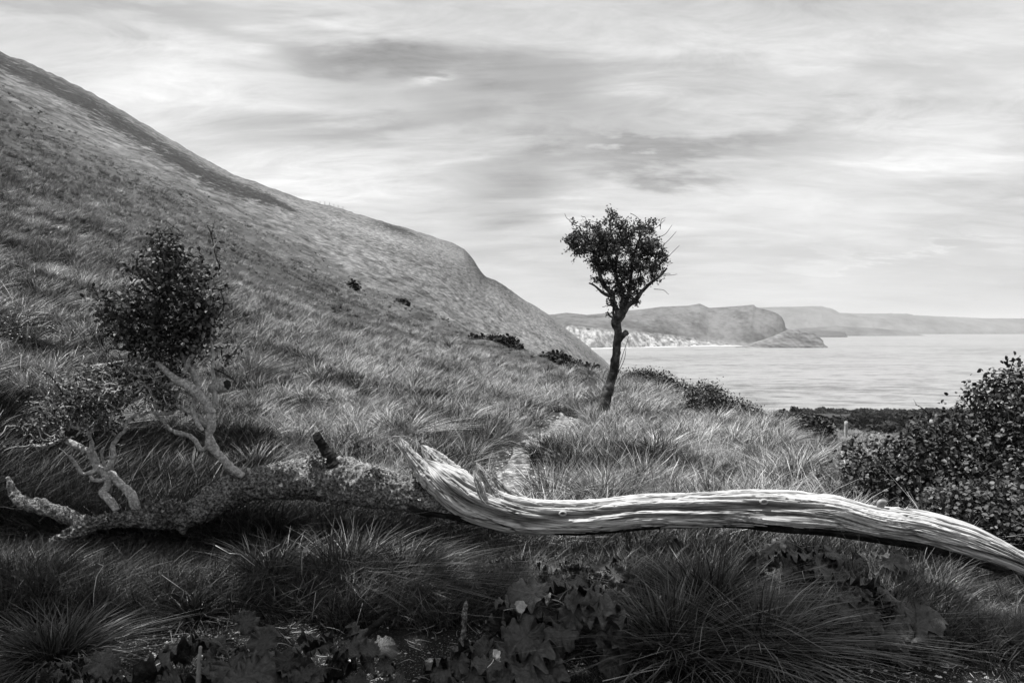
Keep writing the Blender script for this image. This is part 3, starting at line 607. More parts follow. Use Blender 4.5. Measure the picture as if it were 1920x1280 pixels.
def fallen_tree():
    base = empty('fallen_tree', (0, 5.4, -1.55)); off = np.array([0, 5.4, -1.55])
    tag(base, 'fallen hawthorn with a long bleached bare trunk, barked limb and still leafy upright branches', 'fallen tree')
    def put(acc, name, m, smooth=True, parent=base, kind=None, label=None, o=off):
        ob = link(name, acc.mesh(name, smooth, o), m, parent); tag(ob, label=label, kind=kind); return ob
    # bare trunk
    _lr = np.random.default_rng(4)
    L = [(800, 868, 15), (822, 893, 30), (850, 916, 37), (880, 935, 37), (920, 951, 35), (960, 962, 33), (1010, 968, 32), (1080, 969, 31), (1140, 965, 30), (1200, 959, 30), (1300, 955, 31), (1400, 952, 34), (1480, 957, 36), (1560, 963, 35), (1640, 978, 31), (1720, 989, 33), (1800, 1010, 33), (1860, 1032, 28), (1920, 1058, 22), (2000, 1092, 20), (2080, 1125, 14)]
    Ys = np.interp([a for a, b, c in L], [800, 1000, 1400, 1700, 2000], [5.46, 5.40, 5.35, 5.2, 4.95]); pts, rd = px(L, Ys)
    acc = Acc()
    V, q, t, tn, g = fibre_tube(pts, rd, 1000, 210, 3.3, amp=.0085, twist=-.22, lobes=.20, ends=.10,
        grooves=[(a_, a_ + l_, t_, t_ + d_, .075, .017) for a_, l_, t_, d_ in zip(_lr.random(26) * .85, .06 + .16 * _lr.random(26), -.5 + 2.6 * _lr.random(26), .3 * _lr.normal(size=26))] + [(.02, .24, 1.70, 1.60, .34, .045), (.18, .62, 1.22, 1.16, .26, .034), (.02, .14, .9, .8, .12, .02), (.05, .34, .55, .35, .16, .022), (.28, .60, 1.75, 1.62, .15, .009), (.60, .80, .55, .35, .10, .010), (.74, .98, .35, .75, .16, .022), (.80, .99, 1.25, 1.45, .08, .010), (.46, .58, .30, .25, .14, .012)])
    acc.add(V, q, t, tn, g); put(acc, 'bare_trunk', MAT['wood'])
    # broken prongs and spike standing off it
    for nm, L, Y, sd in (('broken_prong', [(750, 821, 4), (756, 832, 9), (768, 850, 13), (785, 872, 19), (806, 897, 26), (835, 925, 24)], 5.44, 5.1), ('broken_prong', [(791, 836, 3), (799, 846, 10), (812, 862, 17), (832, 885, 24), (860, 910, 30), (890, 930, 24)], 5.50, 7.7),
                     ('splinter', [(894, 868, 2), (899, 876, 6), (908, 890, 9), (918, 908, 11), (930, 930, 14), (950, 952, 12)], 5.40, 2.2), ('splinter', [(889, 884, 3), (893, 896, 7), (899, 912, 9), (905, 930, 10), (915, 945, 8)], 5.33, 9.2), ('splinter', [(925, 893, 2), (935, 905, 7), (955, 925, 12), (985, 945, 16), (1030, 958, 12)], 5.45, 4.2)):
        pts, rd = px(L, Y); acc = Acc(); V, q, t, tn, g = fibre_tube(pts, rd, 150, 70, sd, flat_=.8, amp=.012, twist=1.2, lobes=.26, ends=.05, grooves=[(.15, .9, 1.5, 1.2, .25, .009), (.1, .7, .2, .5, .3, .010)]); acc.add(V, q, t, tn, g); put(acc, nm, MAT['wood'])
    # knot eye
    for (u, v, Y, r) in ((1055, 962, 5.30, 5.5), (1432, 940, 5.245, 6)):
        acc = Acc(); c = P(u, v, Y); th = np.linspace(0, 2 * np.pi, 15)[:-1]; rings = [(1.0, 0), (.85, .012), (.6, .015), (.4, .006), (.25, -.006), (.05, -.008)]
        VV = [[c[0] + math.cos(a) * r / F * Y * k * 1.5, c[1] - h, c[2] + math.sin(a) * r / F * Y * k] for k, h in rings for a in th]; qq = [[i * 14 + j, i * 14 + (j + 1) % 14, (i + 1) * 14 + (j + 1) % 14, (i + 1) * 14 + j] for i in range(5) for j in range(14)]
        acc.add(VV, qq, None, np.repeat([.6, .8, .7, .5, .2, .05], 14)); put(acc, 'knot', MAT['wood'])
    # bark still on the underside
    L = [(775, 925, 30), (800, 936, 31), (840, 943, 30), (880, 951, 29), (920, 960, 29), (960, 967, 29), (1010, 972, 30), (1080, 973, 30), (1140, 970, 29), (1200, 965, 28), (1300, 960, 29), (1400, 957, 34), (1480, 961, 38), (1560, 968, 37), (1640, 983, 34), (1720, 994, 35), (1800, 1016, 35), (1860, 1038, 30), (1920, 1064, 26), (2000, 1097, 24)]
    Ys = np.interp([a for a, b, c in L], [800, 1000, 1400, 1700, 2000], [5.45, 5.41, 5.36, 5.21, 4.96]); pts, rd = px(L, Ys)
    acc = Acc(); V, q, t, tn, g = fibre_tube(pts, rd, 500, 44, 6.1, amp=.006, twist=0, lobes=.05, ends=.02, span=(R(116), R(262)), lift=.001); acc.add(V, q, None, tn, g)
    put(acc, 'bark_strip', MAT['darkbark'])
    # limb with bark
    acc = Acc()
    L = [(95, 1016, 4), (120, 1006, 8), (150, 992, 10), (190, 978, 12), (240, 973, 14), (290, 971, 17), (335, 970, 20), (375, 955, 22), (420, 928, 26), (460, 912, 28), (500, 903, 30), (560, 896, 36), (620, 898, 40), (680, 908, 37), (740, 920, 33), (800, 938, 30), (850, 955, 24), (900, 968, 14)]
    Ys = np.interp([a for a, b, c in L], [90, 330, 560, 900], [5.3, 5.55, 5.6, 5.44]); pts, rd = px(L, Ys)
    p, r, s = catmull(pts, rd, 620); T, S, Up = frames(p); sides = 72; th = np.linspace(0, 2 * np.pi, sides + 1)[:-1]
    nrm = np.cos(th)[None, :, None] * Up[:, None] + np.sin(th)[None, :, None] * S[:, None]; q3 = p[:, None] + nrm * r[:, None, None]
    lump = (fbm(q3 * 9, 4) - .5) * .8; rid = 1 - np.abs(fbm(q3 * np.array([20, 34, 34]), 4) * 2 - 1) * 4; crust = fbm(q3 * 60, 3)
    rr = r[:, None] * (1 + .5 * lump) + .015 * np.clip(rid, -1, 1) + .007 * (crust - .5) + np.clip(vn(q3 * 14) - .72, 0, 1) * .09 * (nrm[..., 2] > -.2)
    V = p[:, None] + nrm * rr[..., None]; i = np.arange(len(p) - 1)[:, None] * sides; j = np.arange(sides)[None]
    qq = np.stack([i + j, i + sides + j, i + sides + (j + 1) % sides, i + (j + 1) % sides], -1).reshape(-1, 4)
    acc.add(V.reshape(-1, 3), qq, None, np.clip(.35 + (crust - .5) * 2.2 + .55 * (fbm(q3 * 6, 3) - .45) * 3, 0, 1).ravel()); limbp, limbr = p, r
    tube(acc, *px([(14, 894, 4), (20, 908, 6), (27, 925, 9), (40, 940, 12), (75, 950, 13), (115, 962, 13), (155, 978, 14), (190, 982, 10)], 5.55), sides=24, n=110, rough=.55, freq=24, tone=.6)
    tube(acc, *px([(338, 965, 16), (342, 982, 13), (344, 997, 7), (345, 1001, 3)], 5.5), sides=16, n=24, rough=.5, freq=30, tone=.35)
    put(acc, 'barked_limb', MAT['bark'])
    # loose crust of lichen and moss along its upper side
    acc = Acc(); k = rng.integers(15, len(p) - 60, 350); a = rng.normal(0, .8, 350); clump = vn(np.stack([p[k, 0] * 7, a, 0 * a], -1)); keep = clump > .6; k = k[keep]; a = a[keep]
    cc = p[k] + (np.cos(a)[:, None] * Up[k] + np.sin(a)[:, None] * S[k]) * (r[k] * 1.04)[:, None] + rng.normal(size=(len(k), 3)) * .006
    leaves(acc, cc, .022, .3, .5, .5, (.0, 1)); put(acc, 'lichen', MAT['lichen'], kind='stuff')
    for (u, v, n, s_) in ((700, 890, 200, .035), (590, 866, 140, .03), (312, 948, 160, .035), (285, 946, 70, .025), (335, 950, 70, .022)):
        acc = Acc(); c = P(u, v, 5.45); d = rng.normal(size=(n, 3)) * np.array([1, .7, .55]) * s_; leaves(acc, c + d, .02, .2, .5, .5, (0, .6)); put(acc, 'moss_tuft', MAT['lichen'], kind='stuff')
    # stubs and branches: (name, [(u, v, radius)], distance)
    BR = [
     [(592, 812, 6), (598, 822, 8), (606, 836, 9), (614, 850, 12), (628, 872, 16)],
     [(606, 862, 9), (630, 862, 8), (655, 874, 8), (680, 888, 9), (705, 900, 9)],
     [(456, 892, 8), (438, 880, 9), (420, 862, 9), (404, 845, 10), (394, 832, 12), (392, 815, 8), (398, 795, 9), (394, 772, 10), (384, 752, 10), (368, 735, 11), (350, 722, 10), (330, 712, 8), (316, 700, 7), (302, 686, 6), (292, 676, 4)],
     [(378, 742, 8), (368, 715, 7), (364, 700, 7), (354, 690, 7), (346, 672, 7), (344, 655, 6), (341, 643, 6)],
     [(394, 832, 6), (378, 843, 5), (366, 825, 5), (352, 815, 4), (340, 812, 5), (322, 806, 4), (306, 790, 4), (292, 778, 3)],
     [(392, 800, 6), (378, 786, 6), (360, 774, 5), (342, 766, 5), (332, 764, 4), (322, 774, 4), (300, 776, 4), (285, 772, 3), (262, 780, 3)],
     [(398, 772, 6), (404, 750, 6), (402, 725, 5), (399, 700, 4), (400, 670, 4), (397, 640, 3), (398, 600, 3), (394, 550, 3), (398, 510, 2.6), (403, 488, 2.4), (399, 470, 2.2), (408, 452, 2), (399, 430, 1.8)],
     [(366, 745, 6), (362, 765, 6), (366, 780, 5), (372, 795, 5), (380, 806, 4)],
     [(346, 700, 6), (352, 680, 6), (366, 660, 5), (378, 640, 4), (386, 600, 3), (388, 560, 2.4)],
     [(256, 955, 11), (249, 933, 10), (238, 918, 9), (224, 906, 9), (212, 893, 9), (198, 885, 9), (183, 877, 9), (176, 862, 8), (170, 848, 7), (158, 842, 6), (144, 836, 6), (130, 828, 6), (120, 822, 5), (100, 831, 4), (78, 836, 4), (66, 836, 3), (58, 828, 3)],
     [(217, 957, 8), (210, 942, 9), (201, 932, 9), (192, 922, 8), (200, 912, 8), (202, 902, 7), (197, 892, 7), (188, 880, 6)],
     [(200, 880, 6), (209, 866, 6), (213, 850, 5), (211, 836, 5), (218, 824, 5), (224, 815, 4), (234, 806, 4), (236, 794, 4), (246, 783, 3), (260, 774, 3), (272, 764, 3)],
     [(182, 880, 5), (172, 885, 5), (156, 888, 4), (146, 876, 4), (138, 864, 4), (130, 854, 4)],
     [(204, 893, 5), (190, 900, 4), (174, 899, 4), (168, 892, 3)],
     [(170, 850, 5), (172, 832, 5), (168, 815, 4), (174, 795, 4), (177, 780, 3), (175, 765, 3)],
     [(119, 823, 5), (115, 806, 4), (118, 793, 3), (112, 780, 3)],
     [(168, 812, 4), (150, 803, 4), (136, 800, 3), (135, 780, 3), (133, 762, 3)],
     [(199, 876, 4), (193, 862, 3), (190, 848, 3), (195, 838, 2)],
     [(216, 815, 3), (208, 808, 3), (206, 795, 3), (210, 772, 2)],
     [(352, 712, 5), (336, 716, 4), (312, 722, 4), (290, 730, 3), (262, 744, 3), (244, 756, 2)],
     [(292, 677, 4), (276, 672, 3), (240, 676, 3), (200, 682, 2), (160, 688, 2)],
     [(322, 774, 3), (312, 760, 3), (300, 742, 3), (294, 728, 2)], [(312, 775, 3), (300, 765, 3), (286, 755, 3), (270, 740, 2)],
    ]
    starts = []
    for i, L in enumerate(BR):
        acc = Acc(); Y = 5.5 if i < 2 else (5.52 + .03 * math.sin(i * 2.3)); ys = np.linspace(Y, Y + (.12 * math.sin(i * 5.1)), len(L)) if i > 1 else Y
        pts, rd = px(L, ys); p_, r_ = tube(acc, pts, rd * (.95 if i < 2 else .80), 14, n=len(L) * 12, rough=.34, freq=60, knots=.35, tone=.5)
        put(acc, 'broken_stub' if i == 0 else 'branch', MAT['darkbark'] if i == 0 else MAT['bark'] if i < 2 else MAT['branch'], label='short broken stub pointing up' if i == 0 else None)
        if i > 1: starts += [(p_[a], .006) for a in range(len(p_) // 3, len(p_), 4)]
    # sawn stump of a side branch, the shade of its hollow end painted as a dark plug
    acc = Acc(); pts, rd = px([(396, 728, 9), (408, 726, 11), (420, 722, 13), (430, 719, 13)], 5.58); pts[:, 1] -= np.linspace(0, .05, 4); tube(acc, pts, rd, 18, n=20, rough=.12, freq=30, tone=.8); st = put(acc, 'cut_stump', MAT['branch'])
    acc = Acc(); tube(acc, pts[-1] + np.array([[.0, 0, 0], [.012, -.004, 0]]), [rd[-1] * .80, rd[-1] * .7], 6, n=3, rough=.6, freq=30); put(acc, 'hollow_end', MAT['hollow'], parent=st)
    # leafy crown on the upright branch, and the lower leafy sprays
    def crown(name, blobs, natt, nleaf, size, mt, mt2, seeds, tiprad=.0022, spread=.035, label=None):
        att = in_blobs(blobs, natt, .15) + rng.normal(size=(natt, 3)) * .06; acc = Acc(); N = grow(acc, seeds, att, tip=tiprad, thick=.012, sides=4, wig=.16, k=3); put(acc, 'twigs', MAT['branch'] if name == 'lower' else MAT['twig'], kind='stuff')
        dens = fbm(N[len(seeds):] * 5.5, 2); good = N[len(seeds):][dens > np.quantile(dens, .45)]
        pick = good[rng.integers(0, len(good), nleaf)] + rng.normal(size=(nleaf, 3)) * spread * .8
        acc = Acc(); leaves(acc, pick, size, .5, .16, .34, (0, 1)); f = put(acc, 'foliage', mt, kind='stuff', label=label)
        pick = att[rng.integers(0, len(att), nleaf // 3)] + rng.normal(size=(nleaf // 3, 3)) * spread; cz = np.median(att[:, 2]); cx = np.median(att[:, 0]); pick = pick[(pick[:, 2] > cz) | (pick[:, 0] > cx + .2)]
        acc = Acc(); leaves(acc, pick, size, .6, .16, .34, (0, 1)); put(acc, 'pale_leaves', mt2, kind='stuff')  # paler leaves at the top and right: sunlit highlights put into the colour
    up = [s_ for s_ in starts if s_[0][2] > P(0, 705, 5.5)[2]] or starts
    crown('upper', [(300, 590, 5.55, 95, 52, .30), (250, 600, 5.5, 55, 55, .25), (340, 540, 5.6, 60, 55, .22), (385, 590, 5.55, 42, 45, .2), (310, 510, 5.6, 40, 42, .16), (318, 465, 5.6, 18, 30, .08), (395, 505, 5.6, 14, 40, .06), (300, 640, 5.5, 85, 22, .25), (395, 650, 5.6, 22, 30, .1), (212, 560, 5.5, 22, 26, .1)], 760, 4800, .034, MAT['leaf'], MAT['leafpale'], up, label='dense small leaves of the upper crown')
    crown('lower', [(150, 740, 5.5, 70, 48, .25), (250, 720, 5.5, 75, 38, .25), (330, 735, 5.55, 50, 30, .2), (110, 790, 5.5, 50, 28, .2), (60, 800, 5.5, 30, 16, .12), (200, 790, 5.55, 60, 24, .2), (290, 700, 5.55, 70, 26, .2), (180, 700, 5.55, 40, 14, .12)], 640, 3400, .025, MAT['leaf'], MAT['leafpale'], starts, tiprad=.0034, spread=.028, label='sparse leaves on the lower twigs')
    acc = Acc()
    for Lq in ([(298, 520), (296, 470), (303, 440), (325, 425)], [(310, 500), (300, 470), (288, 452)], [(230, 560), (205, 545), (190, 560), (174, 538)], [(250, 570), (240, 545), (258, 522)], [(405, 600), (420, 570), (414, 545)], [(400, 520), (412, 500), (404, 480), (396, 440), (388, 422)], [(120, 740), (90, 700), (70, 690)], [(90, 800), (50, 790), (30, 802)], [(350, 640), (390, 615), (428, 610)], [(398, 690), (420, 700), (438, 712)], [(210, 620), (190, 640), (200, 660)]):
        q_ = np.array([P(a_, b_, 5.52) for a_, b_ in Lq]); tube(acc, q_, np.linspace(.006, .0022, len(q_)), 5, n=len(q_) * 5)
        for w_ in q_[1:]:
            for _ in range(4): tube(acc, np.array([w_, w_ + rng.normal(size=3) * .035]), [.0025, .001], 4, n=3)
    put(acc, 'shoots', MAT['twig'], kind='stuff')
    # dark root base at the right
    acc = Acc(); tube(acc, *px([(2000, 1085, 30), (1940, 1088, 34), (1905, 1092, 38), (1888, 1112, 40), (1892, 1150, 44)], [4.95, 5.05, 5.12, 5.12, 5.1]), sides=40, n=110, rough=.75, freq=16, tone=.2)
    tube(acc, *px([(1900, 1090, 24), (1850, 1098, 12), (1815, 1102, 5)], 5.0), sides=10, n=16, rough=.4, freq=20, tone=.2); put(acc, 'root_base', MAT['darkbark'])
fallen_tree()

# ------------------------------------------------------------------ lone hawthorn
def lone_tree():
    Y = 13.4; b = on(1133, Y); off = b.copy(); root = empty('hawthorn_tree', tuple(b)); tag(root, 'lone windswept hawthorn with heart shaped crown, standing on the grassy knoll against sky and sea', 'tree')
    acc = Acc(); pts, rd = px([(1124, 805, 17), (1130, 778, 12), (1135, 755, 10), (1140, 735, 9.5), (1146, 715, 9), (1152, 690, 8), (1155, 665, 7.5), (1157, 640, 7.2), (1159, 622, 7), (1156, 610, 8.5), (1155, 603, 9.5), (1162, 592, 9.5), (1166, 580, 8)], Y)
    tube(acc, pts, rd, 26, n=150, rough=.22, freq=11, knots=.25, tone=.4); tube(acc, *px([(1160, 636, 7), (1168, 628, 6), (1176, 622, 5)], Y), sides=10, n=12, rough=.4, freq=20)
    tk = M('hawthorn_bark', .015, .13, .9, 9, 8, (1, 1, 1), 1.0, spec=.1, contrast=1.5, bdist=.03)
    tag(link('trunk', acc.mesh('trunk', True, off), tk, root))
    lim = [[(1162, 592, 9), (1152, 572, 7), (1143, 552, 6.5), (1134, 530, 6), (1126, 508, 5), (1118, 485, 4), (1108, 465, 3), (1096, 448, 2.5), (1084, 432, 2)],
           [(1166, 585, 8), (1166, 560, 6), (1163, 535, 5.5), (1158, 510, 5), (1155, 480, 4), (1150, 450, 3), (1146, 420, 2.4), (1150, 400, 2), (1146, 392, 1.5)],
           [(1168, 588, 8), (1180, 572, 7), (1190, 558, 6), (1202, 545, 5), (1216, 533, 4), (1232, 520, 3), (1244, 505, 2)],
           [(1172, 575, 6), (1178, 550, 5), (1182, 525, 4.5), (1186, 495, 4), (1192, 465, 3), (1198, 440, 2), (1204, 425, 1.6)],
           [(1143, 555, 5), (1130, 548, 4), (1122, 540, 3), (1113, 532, 2.4), (1108, 529, 1.8)], [(1160, 600, 5), (1150, 586, 3), (1144, 576, 2), (1138, 570, 1.6), (1133, 562, 1.2)],
           [(1156, 608, 5), (1148, 598, 3), (1143, 592, 2.2), (1140, 585, 1.4)], [(1158, 520, 4), (1145, 490, 3.5), (1135, 460, 3), (1128, 435, 2), (1124, 415, 1.5)]]
    starts = []
    for k, L in enumerate(lim):
        acc = Acc(); pts, rd = px(L, Y); pts[:, 1] += np.linspace(0, .35 * math.sin(k * 2.1), len(L)); pts[1:-1] += rng.normal(size=(len(L) - 2, 3)) * .018; p_, r_ = tube(acc, pts, rd * .72, 9, n=len(L) * 5, rough=.3, freq=16, tone=.3); link('limb', acc.mesh('limb', True, off), tk, root)
        starts += [(p_[a], .01) for a in range(4, len(p_), 3)]
    blobs = [(1108, 452, Y, 42, 40, .38), (1092, 455, Y, 34, 22, .25), (1145, 440, Y, 40, 34, .35), (1200, 450, Y, 42, 32, .38), (1170, 480, Y, 66, 38, .45), (1200, 510, Y, 44, 28, .35), (1150, 520, Y, 34, 34, .3), (1218, 480, Y, 34, 26, .3), (1186, 535, Y, 30, 16, .22), (1150, 408, Y, 14, 16, .1), (1212, 425, Y, 26, 14, .2), (1130, 480, Y, 34, 30, .3), (1152, 556, Y, 18, 22, .18), (1180, 556, Y, 26, 18, .2), (1165, 540, Y, 36, 20, .25)]
    att = in_blobs(blobs, 1100, .2)
    ext = [(1142, 386), (1150, 392), (1146, 400), (1156, 398), (1160, 412), (1060, 398), (1066, 407), (1078, 408), (1090, 405), (1100, 412), (1056, 448), (1064, 452), (1060, 470), (1078, 490), (1240, 470), (1252, 480), (1256, 492), (1252, 515), (1240, 530), (1112, 530), (1118, 545), (1190, 560), (1200, 548), (1130, 575), (1140, 588), (1120, 410), (1176, 412), (1230, 415), (1110, 500), (1112, 520)]
    att = np.concatenate([att, np.array([P(u, v, Y) + np.array([0, rng.normal() * .12, 0]) for u, v in ext])])
    acc = Acc(); N = grow(acc, starts, att, tip=.0045, thick=.022, sides=4, wig=.18, k=3)
    for L in ([(1222, 432), (1234, 424), (1247, 412)], [(1226, 448), (1246, 440), (1260, 422)], [(1232, 468), (1252, 452), (1268, 434)], [(1244, 490), (1256, 478), (1274, 460)], [(1240, 516), (1256, 516), (1270, 514)], [(1226, 542), (1242, 543), (1254, 552)], [(1182, 400), (1190, 404), (1208, 420)], [(1238, 430), (1240, 412), (1248, 408)], [(1160, 690), (1166, 670), (1176, 640), (1180, 628)], [(1158, 700), (1172, 668), (1174, 650)], [(1068, 460), (1060, 452), (1052, 448)]):
        pts = np.array([P(u, v, Y) for u, v in L]); tube(acc, pts, np.linspace(.006, .003, len(L)), 4, n=8)
    tag(link('twigs', acc.mesh('twigs', True, off), MAT['twig'], root), kind='stuff')
    n = 14500; dn = fbm(N * 3.5, 2); keep = np.where((N[:, 2] > P(0, 592, Y)[2]) & (dn > np.quantile(dn, .25)))[0]; keep = keep[keep >= len(starts)]; pick = N[rng.choice(keep, n)] + rng.normal(size=(n, 3)) * .030
    acc = Acc(); leaves(acc, pick, .034, .5, .2, .34, (0, 1)); tag(link('crown', acc.mesh('crown', True, off), MAT['leaf'], root), kind='stuff')
    hi = pick[(pick[:, 2] > P(0, 480, Y)[2])][:2400] + rng.normal(size=(1, 3)) * .01; acc = Acc(); leaves(acc, hi, .038, .8, .2, .36, (0, .7)); tag(link('pale_leaves', acc.mesh('pale_leaves', True, off), MAT['leafpale'], root), kind='stuff')  # paler leaves over the upper crown, sunlight put into their colour
lone_tree()

# ------------------------------------------------------------------ bushes
def bush(name, label, blobs, natt, nleaf, size, m, base, tip=.003, spread=.05, group=None, whips=(), cat='bush', pale=0, wid=.38):
    b = np.array(base, float); root = empty(name, tuple(b)); tag(root, label, cat, group)
    att = in_blobs(blobs, natt, .3); acc = Acc(); N = grow(acc, [(b, .03), (b + [0, 0, .1], .03)], att, tip=tip, thick=.03, sides=4, wig=.15, k=3)
    for W_ in whips:
        pts = np.array([P(u, v, Y) for u, v, Y in W_]); p_, r_ = tube(acc, pts, np.linspace(.007, .0025, len(pts)), 5, n=len(pts) * 5)
        th = p_[2::2]; 
        for q in th: tube(acc, np.array([q, q + rng.normal(size=3) * .016 + [0, 0, .006]]), [.003, .0008], 3, n=3)
    tag(link('stems', acc.mesh('stems', True, b), MAT['twig'], root), kind='stuff')
    pick = np.concatenate([N[rng.integers(2, len(N), nleaf // 3)], in_blobs(blobs, nleaf - nleaf // 3, .55)]) + rng.normal(size=(nleaf, 3)) * spread
    pick = pick[pick[:, 2] > ground(pick[:, 0], pick[:, 1]) + .01]
    acc = Acc(); leaves(acc, pick, size, .55, .14, wid, (0, 1)); tag(link('foliage', acc.mesh('foliage', True, b), m, root), kind='stuff')
    if pale:
        pk = pick[rng.integers(0, len(pick), pale)] + [0, 0, .02]; acc = Acc(); leaves(acc, pk, size, .8, .1, wid, (0, .6)); tag(link('pale_leaves', acc.mesh('pale_leaves', True, b), MAT['leafpale'], root), kind='stuff')
    return root
bb = [(1880, 760, 7.4, 62, 50, .5), (1930, 800, 7.2, 90, 110, .7), (1800, 850, 7.2, 90, 70, .6), (1840, 900, 6.9, 150, 90, .7), (1700, 900, 7.0, 90, 55, .6), (1640, 890, 7.1, 50, 60, .5), (1760, 830, 7.3, 60, 35, .4), (1900, 960, 6.4, 130, 90, .6), (1780, 960, 6.6, 90, 55, .5), (2050, 800, 7.2, 120, 160, .8), (2050, 960, 6.4, 120, 100, .8), (1690, 950, 6.8, 90, 50, .4), (1722, 850, 7.2, 50, 26, .3)]
bush('bramble_bush', 'large dark bramble thicket with arching thorny shoots, rising at the right behind the log', bb, 1100, 34000, .043, MAT['bramble'], on(1840, 7.3), tip=.0028, spread=.06, pale=500, wid=.36,
     whips=[[(1750, 800, 7.3), (1741, 776, 7.3), (1728, 764, 7.3), (1716, 758, 7.3)], [(1890, 720, 7.4), (1896, 690, 7.4), (1902, 676, 7.4), (1914, 667, 7.4)], [(1890, 720, 7.4), (1860, 716, 7.4), (1836, 722, 7.4), (1820, 733, 7.4)], [(1886, 730, 7.4), (1862, 722, 7.4), (1845, 730, 7.4), (1835, 738, 7.4), (1826, 748, 7.4)], [(1870, 742, 7.3), (1845, 738, 7.3), (1824, 732, 7.3)], [(1840, 780, 7.2), (1822, 768, 7.2), (1810, 752, 7.2)], [(1860, 812, 6.9), (1852, 835, 6.8), (1840, 850, 6.8), (1833, 853, 6.8)]])
bush('bramble_bush', 'paler leaved low bramble tumbling behind the right end of the log', [(1800, 950, 6.0, 60, 30, .3), (1880, 950, 6.0, 70, 40, .3), (1860, 990, 5.9, 80, 30, .3), (1930, 1000, 5.8, 70, 40, .3)], 260, 7600, .036, MAT['leaf'], on(1860, 6.0), tip=.0022, spread=.03, pale=1500)
bush('gorse_bush', 'dark ragged shrub standing tallest on the crest right of the lone tree', [(1330, 770, 18.5, 40, 42, .7), (1322, 745, 18.5, 28, 24, .5), (1370, 775, 18.5, 50, 28, .6), (1300, 780, 18.5, 22, 26, .4), (1410, 785, 19, 28, 16, .4), (1350, 792, 17, 60, 18, .5), (1320, 760, 17, 34, 34, .5)], 380, 12000, .058, MAT['bramble'], on(1345, 18.5), tip=.005, spread=.09, wid=.26)
bush('gorse_bush', 'low dark scrub running along the crest edge immediately right of the lone tree', [(1200, 712, 23, 30, 12, .8), (1235, 722, 22.5, 34, 16, .8), (1268, 738, 22, 30, 16, .8), (1288, 752, 21.5, 18, 12, .5), (1215, 706, 23, 10, 8, .3)], 240, 8500, .07, MAT['bramble'], on(1240, 22.5), tip=.006, spread=.1, wid=.26)
bush('gorse_bush', 'small thorny bush leaning beside the fence post on the right, in rough grass', [(1510, 800, 16, 36, 18, .5), (1540, 806, 16, 20, 16, .3), (1480, 790, 17, 26, 12, .3)], 160, 2400, .07, MAT['bramble'], on(1515, 16), tip=.004, spread=.05, whips=[[(1500, 790, 16), (1490, 770, 16), (1482, 766, 16)], [(1535, 795, 16), (1528, 772, 16), (1520, 768, 16)]])
for (lab, bl, bs, n, sz) in (('largest flat dark shrub on the meadow edge below the hillside', [(900, 643, 47, 26, 8, 1.5), (935, 648, 46, 34, 13, 1.6), (962, 656, 45, 16, 9, 1)], (930, 46), 5200, .22),
                    ('dark shrub between the flat one and the tree, second along the meadow edge', [(1040, 676, 36, 20, 8, 1.2), (1055, 683, 35, 14, 8, 1)], (1045, 36), 2600, .18),
                    ('rounded little dark shrub nearest the lone tree on its left', [(1098, 698, 31, 18, 6, .9), (1080, 692, 32, 12, 6, .8)], (1095, 31), 2200, .15),
                    ('narrow dark shrub lying on the smooth hillside left of the flat one', [(824, 608, 62, 14, 5, 1.2)], (824, 62), 1100, .25),
                    ('single round dark shrub higher up on the hillside', [(661, 539, 52, 7, 5, .6)], (661, 52), 800, .18),
                    ('thin dark shrub patch near the middle of the hillside', [(752, 570, 60, 12, 3, 1)], (752, 60), 700, .22),
                    ('lone round bush on the dark coastal scrub, above the fence', [(1491, 772, 200, 5, 4, 2.0)], (1491, 200), 500, .7)):
    bush('scrub_bush', lab, bl, 60, n, sz, MAT['gorse'], on(*bs), tip=.01, spread=.1 if sz < .3 else .3)

# ------------------------------------------------------------------ fences
def post(parent, off, p0, p1, w, m, sides=8):
    acc = Acc(); tube(acc, np.array([p0, p1]), [w, w * .93], sides, n=10, rough=.08, freq=12, tone=.5); link('fence_post', acc.mesh('fence_post', True, off), m, parent)
def fence():
    root = empty('wire_fence', tuple(on(1585, 30))); tag(root, 'weathered wooden posts strung with wire, crossing the rough grass at the right', 'fence'); off = on(1585, 30)
    A = [(1523, 27, 779, 4.0), (1585, 29, 790, 3.6), (1647, 40, 811, 2.0), (1691, 26, 819, 4.2), (1770, 30, 818, 3.6)]
    tops = []
    for u, Y, top, w in A:
        b = on(u, Y, -.2); t = P(u, top, Y); t[0] += .03; post(root, off, b, t, w / F * Y, MAT['post']); tops.append(t)
    for h in (.12, .42, .75):
        for a, b in zip(tops[:-1], tops[1:]):
            acc = Acc(); mid = (a + b) / 2 - [0, 0, h + .05]; tube(acc, np.array([a - [0, 0, h], mid, b - [0, 0, h]]), [.006] * 3, 4, n=8); link('wire', acc.mesh('wire', True, off), MAT['wire'], root)
    b0 = on(620, 415); root = empty('ridge_fence', tuple(b0)); tag(root, 'faint line of tiny fence posts on the skyline of the hill', 'fence')
    for u in (600, 609, 618, 626, 634, 643):
        Y = np.interp(u, [600, 700], [415, 470]); b = on(u, Y); post(root, b0, b, b + [0, 0, 1.7], .14, MAT['post'], 5)
fence()

